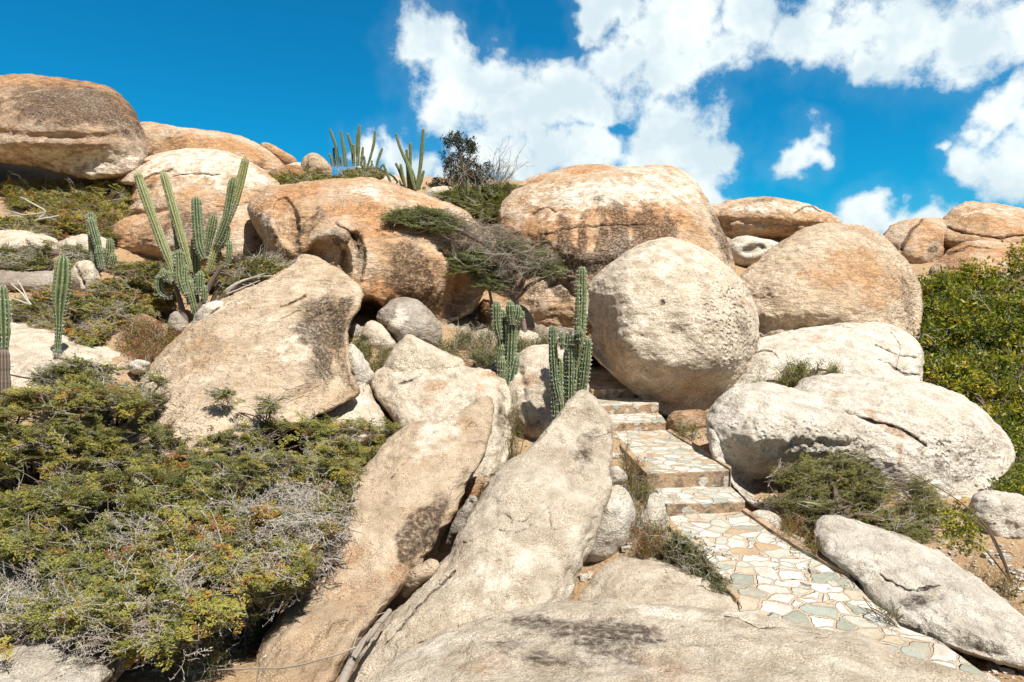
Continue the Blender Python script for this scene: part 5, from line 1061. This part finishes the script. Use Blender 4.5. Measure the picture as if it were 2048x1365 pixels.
# skyline tree and its bare neighbour
st = empty('skyline_tree', U(935, 395, 14.8)); tag(st, 'dark leafed tree standing against the clouds on the skyline', 'tree')
mb = MB()
for pth, r0, r1 in (([(938,398),(930,370),(925,340),(920,310),(912,285)], .07, .02), ([(930,370),(950,345),(962,330)], .04, .015), ([(925,340),(905,325),(895,300)], .03, .01), ([(938,395),(965,365),(980,345)], .04, .012), ([(936,398),(905,378),(875,368)], .04, .012), ([(925,345),(940,315),(938,290)], .03, .01)):
    mb.path(catmull([U(a, b, 14.8) for a, b in pth], 14, False), r0, r1, 0, .6, 6)
mb.build('trunk', [M_bark], st, np.array(st.location))
for i, pl in enumerate(([(886,280),(905,268),(922,270),(945,282),(948,296),(925,298),(908,290),(890,292)], [(892,308),(915,305),(940,318),(935,332),(905,328),(890,320)], [(889,328),(905,325),(920,340),(915,362),(900,372),(889,360)], [(925,335),(950,322),(962,335),(985,322),(988,340),(975,368),(945,372),(925,355)], [(918,355),(950,350),(980,360),(970,380),(920,378)], [(858,372),(878,358),(895,366),(905,380),(870,385)], [(938,290),(948,300),(944,308),(932,305)])):
    crown(st, pl, 14.7, 14.7, (70, 50, 55, 90, 70, 45, 14)[i], 60 + i, T_TREE, M_dark, 0.26, (0, 0, 1), th=.7, tint=(.45, .2), spread=1.0)
crown(st, [(905,340),(950,335),(985,365),(960,390),(905,385)], 14.6, 14.5, 40, 70, T_WISP, M_dark, .6, (.1, 0, 1), spread=.5, name='twigs')
bt = empty('bare_shrub', U(990, 385, 15.0)); tag(bt, 'leafless branching shrub against the clouds right of the dark tree', 'shrub')
crown(bt, [(978,330),(1000,315),(1030,335),(1015,365),(990,375),(980,360)], 15, 15, 24, 71, T_WISP, M_dark, 0.75, (.35, 0, 1), spread=.35, name='twigs')
mb = MB()
for e in ((1000,318),(1020,330),(1028,342),(985,335),(1008,345)):
    mb.path(catmull([U(988, 385, 15), U((988 + e[0]) / 2 + 2, (385 + e[1]) / 2, 15), U(*e, 15)], 10, False), .03, .008, 0, .5, 5)
mb.build('branches', [M_twig], bt, np.array(bt.location))

# right hand vines
VN = 'leafy vine thickets on the right slope'
shrub('vine_thicket', 'upper part of the leafy green thicket under the far right boulders', 'shrub', [(1842,565),(1870,550),(1900,556),(1930,538),(1960,532),(1990,512),(2080,495),(2350,500),(2350,640),(1960,660),(1870,650),(1835,620)], 12.6, 10.8, 2100, (1950,640,11.4), wind=(-.3,-.5,.5), th=1.1, size=0.50, spread=1.0, dead=0.05, seed=30, group=VN, tpls=T_BROAD, leaf=M_vine, gap=0.40, tint=(.7,.24), thorns=False, clump=40)
shrub('vine_thicket', 'mid green leafy thicket halfway down the right slope', 'shrub', [(1835,630),(1900,600),(2350,600),(2350,780),(1960,770),(1860,745),(1842,680)], 11.0, 9.5, 2000, (1950,760,10.5), wind=(-.3,-.5,.4), th=1.0, size=0.48, spread=1.0, dead=0.06, seed=31, group=VN, tpls=T_BROAD, leaf=M_vine, gap=0.38, tint=(.55,.24), thorns=False, clump=45)
shrub('vine_thicket', 'yellow green lower thicket spilling over the long white-grey boulder', 'shrub', [(1842,700),(1920,715),(2350,720),(2350,900),(2030,900),(1990,845),(1930,795),(1850,765)], 9.9, 7.9, 2400, (2020,920,8.2), wind=(-.3,-.6,.3), th=0.8, size=0.42, spread=1.0, dead=0.05, seed=32, group=VN, tpls=T_BROAD, leaf=M_vine, gap=0.40, tint=(.62,.24), thorns=False, clump=40)
shrub('vine_thicket', 'dark green vines in the nook behind the right end of the long boulder', 'shrub', [(2020,880),(2080,870),(2080,1000),(2040,990),(1985,985),(2010,950)], 7.9, 6.9, 360, (2050,1000,7.0), wind=(-.2,-.6,.3), th=0.4, size=0.26, spread=.9, dead=0.03, seed=33, group=VN, tpls=T_BROAD, leaf=M_vine, gap=0.3, tint=(.45,.2), thorns=False, clump=40)
shrub('low_bush', 'small leafy bush growing on top of the broad white rock', 'shrub', [(1505,772),(1520,750),(1550,735),(1600,728),(1650,733),(1682,738),(1680,752),(1610,755),(1590,768),(1540,768)], 8.3, 8.1, 210, (1600,770,8.2), wind=(0,0,1), th=.3, size=.22, spread=.8, dead=.03, seed=34, tpls=T_SMALL, leaf=M_vine, gap=.3, tint=(.6,.2), thorns=False)
shrub('feathery_bush', 'sprawling feathery bush growing against the pitted white boulder', 'shrub', [(1545,945),(1600,925),(1660,915),(1740,900),(1800,935),(1860,975),(1880,1010),(1880,1060),(1850,1085),(1760,1060),(1700,1045),(1640,1050),(1590,1035),(1545,1000)], 6.3, 5.5, 1500, (1640,1070,5.7), wind=(.8,-.2,.15), th=.45, size=.24, dead=.10, seed=35, tpls=T_FINE, leaf=M_acacia, gap=.3, tint=(.45,.14), thorns=False, clump=60)
shrub('feathery_bush', 'dark feathery bush hanging below the stair wall', 'shrub', [(1295,1135),(1330,1100),(1350,1060),(1375,1080),(1410,1120),(1450,1160),(1462,1200),(1430,1215),(1370,1205),(1330,1180)], 5.0, 4.5, 480, (1420,1235,4.6), wind=(-.6,-.3,.4), th=.25, size=.20, dead=.12, seed=36, tpls=T_FINE, leaf=M_acacia, gap=.3, tint=(.38,.14), thorns=False)
# weeds
WD = 'weeds sprouting between the rocks'
def weed(label, poly, Dt, Db, n, base, tint=(.55, .2), size=.16, seed=0, red=0):
    shrub('weed_patch', label, 'weeds', poly, Dt, Db, n, base, wind=(0, -.1, 1), th=.2, size=size, spread=.35, dead=.12, deadt=T_WISP, seed=seed, group=WD, tpls=T_SMALL, leaf=M_weed, gap=.3, tint=tint, thorns=False, limb=.006, limbs=8, ups=.2, clump=30)
weed('dry grassy weeds along the top left edge of the stair path', [(1225,880),(1245,880),(1290,930),(1300,970),(1262,985),(1245,940),(1228,920)], 6.6, 6.1, 130, (1265,985,6.1), (.65, .2), .15, 1)
weed('tall green and red weeds beside the lower step', [(1255,970),(1300,960),(1325,1010),(1335,1060),(1310,1085),(1270,1050)], 5.7, 5.3, 170, (1300,1095,5.2), (.55, .25), .17, 2)
weed('reddish weeds between the white boulder and the stair wall', [(1250,1050),(1330,1050),(1345,1100),(1300,1112),(1258,1100)], 5.2, 5.0, 150, (1290,1115,5.0), (.85, .15), .15, 3)
weed('sunlit yellow weeds under the round boulder beside the steps', [(1338,850),(1365,838),(1398,850),(1400,880),(1370,885)], 7.7, 7.4, 70, (1385,900,7.5), (.6, .15), .17, 4)
weed('bright green weeds below the small wedge stone', [(705,680),(740,690),(785,705),(790,730),(770,760),(740,740),(710,705)], 8.0, 7.7, 260, (755,765,7.7), (.4, .2), .2, 5)
weed('leafy green weeds at the mouth of the grotto', [(875,690),(910,680),(940,670),(950,705),(1000,715),(985,730),(920,722),(885,705)], 8.6, 8.0, 340, (930,735,8.0), (.35, .15), .22, 6)
weed('low weeds under the grotto tree', [(985,690),(1040,685),(1095,680),(1095,700),(1040,705),(1000,715)], 8.6, 8.3, 200, (1040,712,8.2), (.45, .2), .18, 7)
weed('weeds in the narrow gap left of the tall pale boulder', [(1015,790),(1035,790),(1045,850),(1035,920),(1012,925),(1020,860)], 6.9, 6.5, 90, (1028,930,6.6), (.6, .2), .14, 8)
weed('dry weeds at the right kerb of the lower path', [(1550,1035),(1600,1040),(1640,1070),(1655,1110),(1610,1095),(1570,1070)], 5.6, 5.1, 130, (1610,1110,5.2), (.75, .2), .15, 9)
weed('small dark weeds growing on the long pale slab', [(1748,1200),(1790,1205),(1810,1250),(1780,1255),(1755,1225)], 4.2, 4.1, 45, (1780,1262,4.15), (.15, .1), .10, 10)
weed('weeds under the thorn bush beside the shaded cactus pair', [(330,1290),(420,1260),(450,1300),(440,1340),(340,1350)], 3.7, 3.5, 80, (400,1360,3.5), (.3, .25), .15, 11)
weed('dense leafy weeds on the grotto floor under the tree', [(900,660),(960,650),(1020,665),(1060,690),(1000,712),(930,700)], 9.4, 8.7, 240, (980,700,9.0), (.3, .15), .22, 13)
weed('weeds filling the corner left of the upper landing', [(1085,690),(1130,690),(1165,720),(1160,740),(1110,730)], 8.8, 8.3, 110, (1130,740,8.5), (.45, .2), .18, 14)
# arching seedling with bent stems, far right
sp = empty('arching_shrub', U(2020, 1165, 5.0)); tag(sp, 'thin arching stems with sparse yellow leaves above the sandy slope', 'shrub')
mb = MB()
for pth in ([(2022,1165),(1990,1080),(1950,1030),(1900,990),(1820,945)], [(2025,1165),(2000,1110),(1975,1060)], [(2018,1160),(1970,1100),(1930,1075)], [(2024,1165),(1995,1090),(1960,1050),(1905,1010)]):
    mb.path(catmull([U(a, b, 5.0) for a, b in pth], 16, False), .010, .004, 0, .35, 6)
mb.build('stem', [M_twig], sp, np.array(sp.location))
crown(sp, [(1880,1010),(1930,1020),(1970,1050),(1960,1095),(1920,1110),(1890,1080)], 5.1, 5.0, 60, 80, T_BROAD, M_vine, .2, (-.3, 0, .4), th=.2, tint=(.7, .2), spread=.9)
weed('yellow leaved weeds on the sandy slope at the right', [(1930,1130),(1970,1140),(2040,1160),(2040,1190),(1980,1185),(1940,1165)], 5.0, 4.7, 60, (1990,1190,4.7), (.65, .2), .16, 12)

# dead wood
def branch(label, paths, name='dead_branch', tint=.6):
    o0 = U(*paths[0][0][0]); mb = MB()
    for pth, r0, r1 in paths:
        Pp = catmull([U(*q) for q in pth], 30, False); Pp = Pp + 0.012 * np.stack([fbm(Pp * 6 + k, 2) for k in (1, 5, 9)], 1)
        mb.path(Pp, r0, r1, 0, tint, 8)
    return tag(mb.build(name, [M_twig], None, o0, smooth=True), label, 'branch')
branch('thick pinkish dead branch lying along the foot of the two leaning slabs', [([(672,1390,3.0),(700,1330,3.2),(735,1275,3.5),(780,1222,3.8)], .030, .018), ([(708,1318,3.2),(722,1300,3.25),(745,1262,3.4)], .012, .008)], tint=.62)
branch('thin whitish twig stretched across the bottom left', [([(395,1345,3.4),(470,1338,3.3),(560,1336,3.2),(640,1318,3.15),(712,1296,3.2)], .004, .006), ([(705,1298,3.2),(735,1240,3.5),(760,1226,3.6),(785,1221,3.65)], .004, .002)], tint=.65)
branch('bare grey fork beside the skyline scrub under the huge boulder', [([(60,450,12.2),(90,425,12.2),(60,405,12.2),(40,395,12.2)], .03, .01), ([(90,425,12.2),(50,430,12.2),(10,420,12.2)], .02, .01), ([(75,440,12.2),(120,432,12.2)], .03, .02)], tint=.85)
branch('pair of bleached dead sticks pointing up behind the thick edge cactus', [([(62,610,8.5),(45,590,8.5),(22,568,8.5)], .016, .008), ([(58,605,8.5),(45,580,8.5),(35,562,8.5)], .014, .007), ([(62,610,8.5),(40,602,8.5),(10,590,8.5)], .012, .006)], tint=.95)
branch('tangle of bleached branches right of the big cactus clump', [([(425,612,8.9),(460,575,8.9),(500,558,9.0),(545,552,9.0)], .025, .01), ([(430,608,8.9),(455,585,8.9),(480,565,8.9),(530,548,9.0)], .02, .008), ([(440,595,8.9),(480,578,8.9),(520,562,9.0)], .018, .006)], tint=.8)

# loose stones and litter on the ground: uncountable
rg = np.random.default_rng(77); n = 9000
gx_ = np.r_[rg.uniform(-11, 12, n), rg.uniform(.2, 6, 5000)]; gy_ = np.r_[2.5 + 16 * rg.random(n) ** 1.3, rg.uniform(3.5, 10, 5000)]
keep = fbm(np.stack([gx_, gy_, gx_ * 0], 1) * 0.8, 3) > -0.12; gx_, gy_ = gx_[keep], gy_[keep]; n = len(gx_)
gz_ = HT(gx_, gy_); q3 = np.stack([gx_, gy_, gx_ * 0], 1); nn_ = np.exp(-(np.hypot(gx_, gy_ - 9) / 22) ** 4)
gz_ = gz_ + nn_ * (0.10 * fbm(q3 * 0.9, 4) + 0.025 * fbm(q3 * 6, 3))
cube = np.array([[x, y, z] for z in (-1, 1) for y in (-1, 1) for x in (-1, 1)], float) * 0.6
cf = np.array([[0, 2, 3, 1], [4, 5, 7, 6], [0, 1, 5, 4], [2, 6, 7, 3], [0, 4, 6, 2], [1, 3, 7, 5]])
scl = 0.012 + 0.05 * rg.random(n) ** 4; V = cube[None] * (1 + rg.normal(0, .28, (n, 8, 3))) * scl[:, None, None] * rg.uniform(.6, 1.4, (n, 1, 3)) * np.array([1, 1, .6])
V = V + np.stack([gx_, gy_, gz_ + scl * 0.15], 1)[:, None]
tag(mesh_np('gravel', V.reshape(-1, 3), (cf[None] + np.arange(n)[:, None, None] * 8).reshape(-1, 4), [M_white], origin=(0, 8, -1), color=np.zeros((n * 8, 4))), kind='stuff')['grain'] = 1.0
n = 14000; gx_ = rg.uniform(-10, 11, n); gy_ = 2.5 + 14 * rg.random(n) ** 1.3
q3 = np.stack([gx_, gy_, gx_ * 0], 1); nn_ = np.exp(-(np.hypot(gx_, gy_ - 9) / 22) ** 4)
gz_ = HT(gx_, gy_) + nn_ * (0.10 * fbm(q3 * 0.9, 4) + 0.025 * fbm(q3 * 6, 3)) + 0.012
a = rg.random(n) * 6.28; X = np.stack([np.cos(a), np.sin(a), rg.normal(0, .3, n)], 1); Yv = np.stack([-np.sin(a), np.cos(a), rg.normal(0, .3, n)], 1)
l = rg.uniform(.010, .03, n)[:, None]; w = l * rg.uniform(.15, .5, n)[:, None]; P = np.stack([gx_, gy_, gz_], 1)
lt = MB(); lt.quads(np.stack([P - X * l, P - Yv * w, P + X * l, P + Yv * w], 1), 0, rg.random(n))
tag(lt.build('leaf_litter', [ramp_mat('dry_litter', [(0, (.12, .07, .03)), (.6, (.34, .22, .11)), (1, (.5, .4, .26))], transl=0)], None, np.array([0, 8, -1.])), kind='stuff')
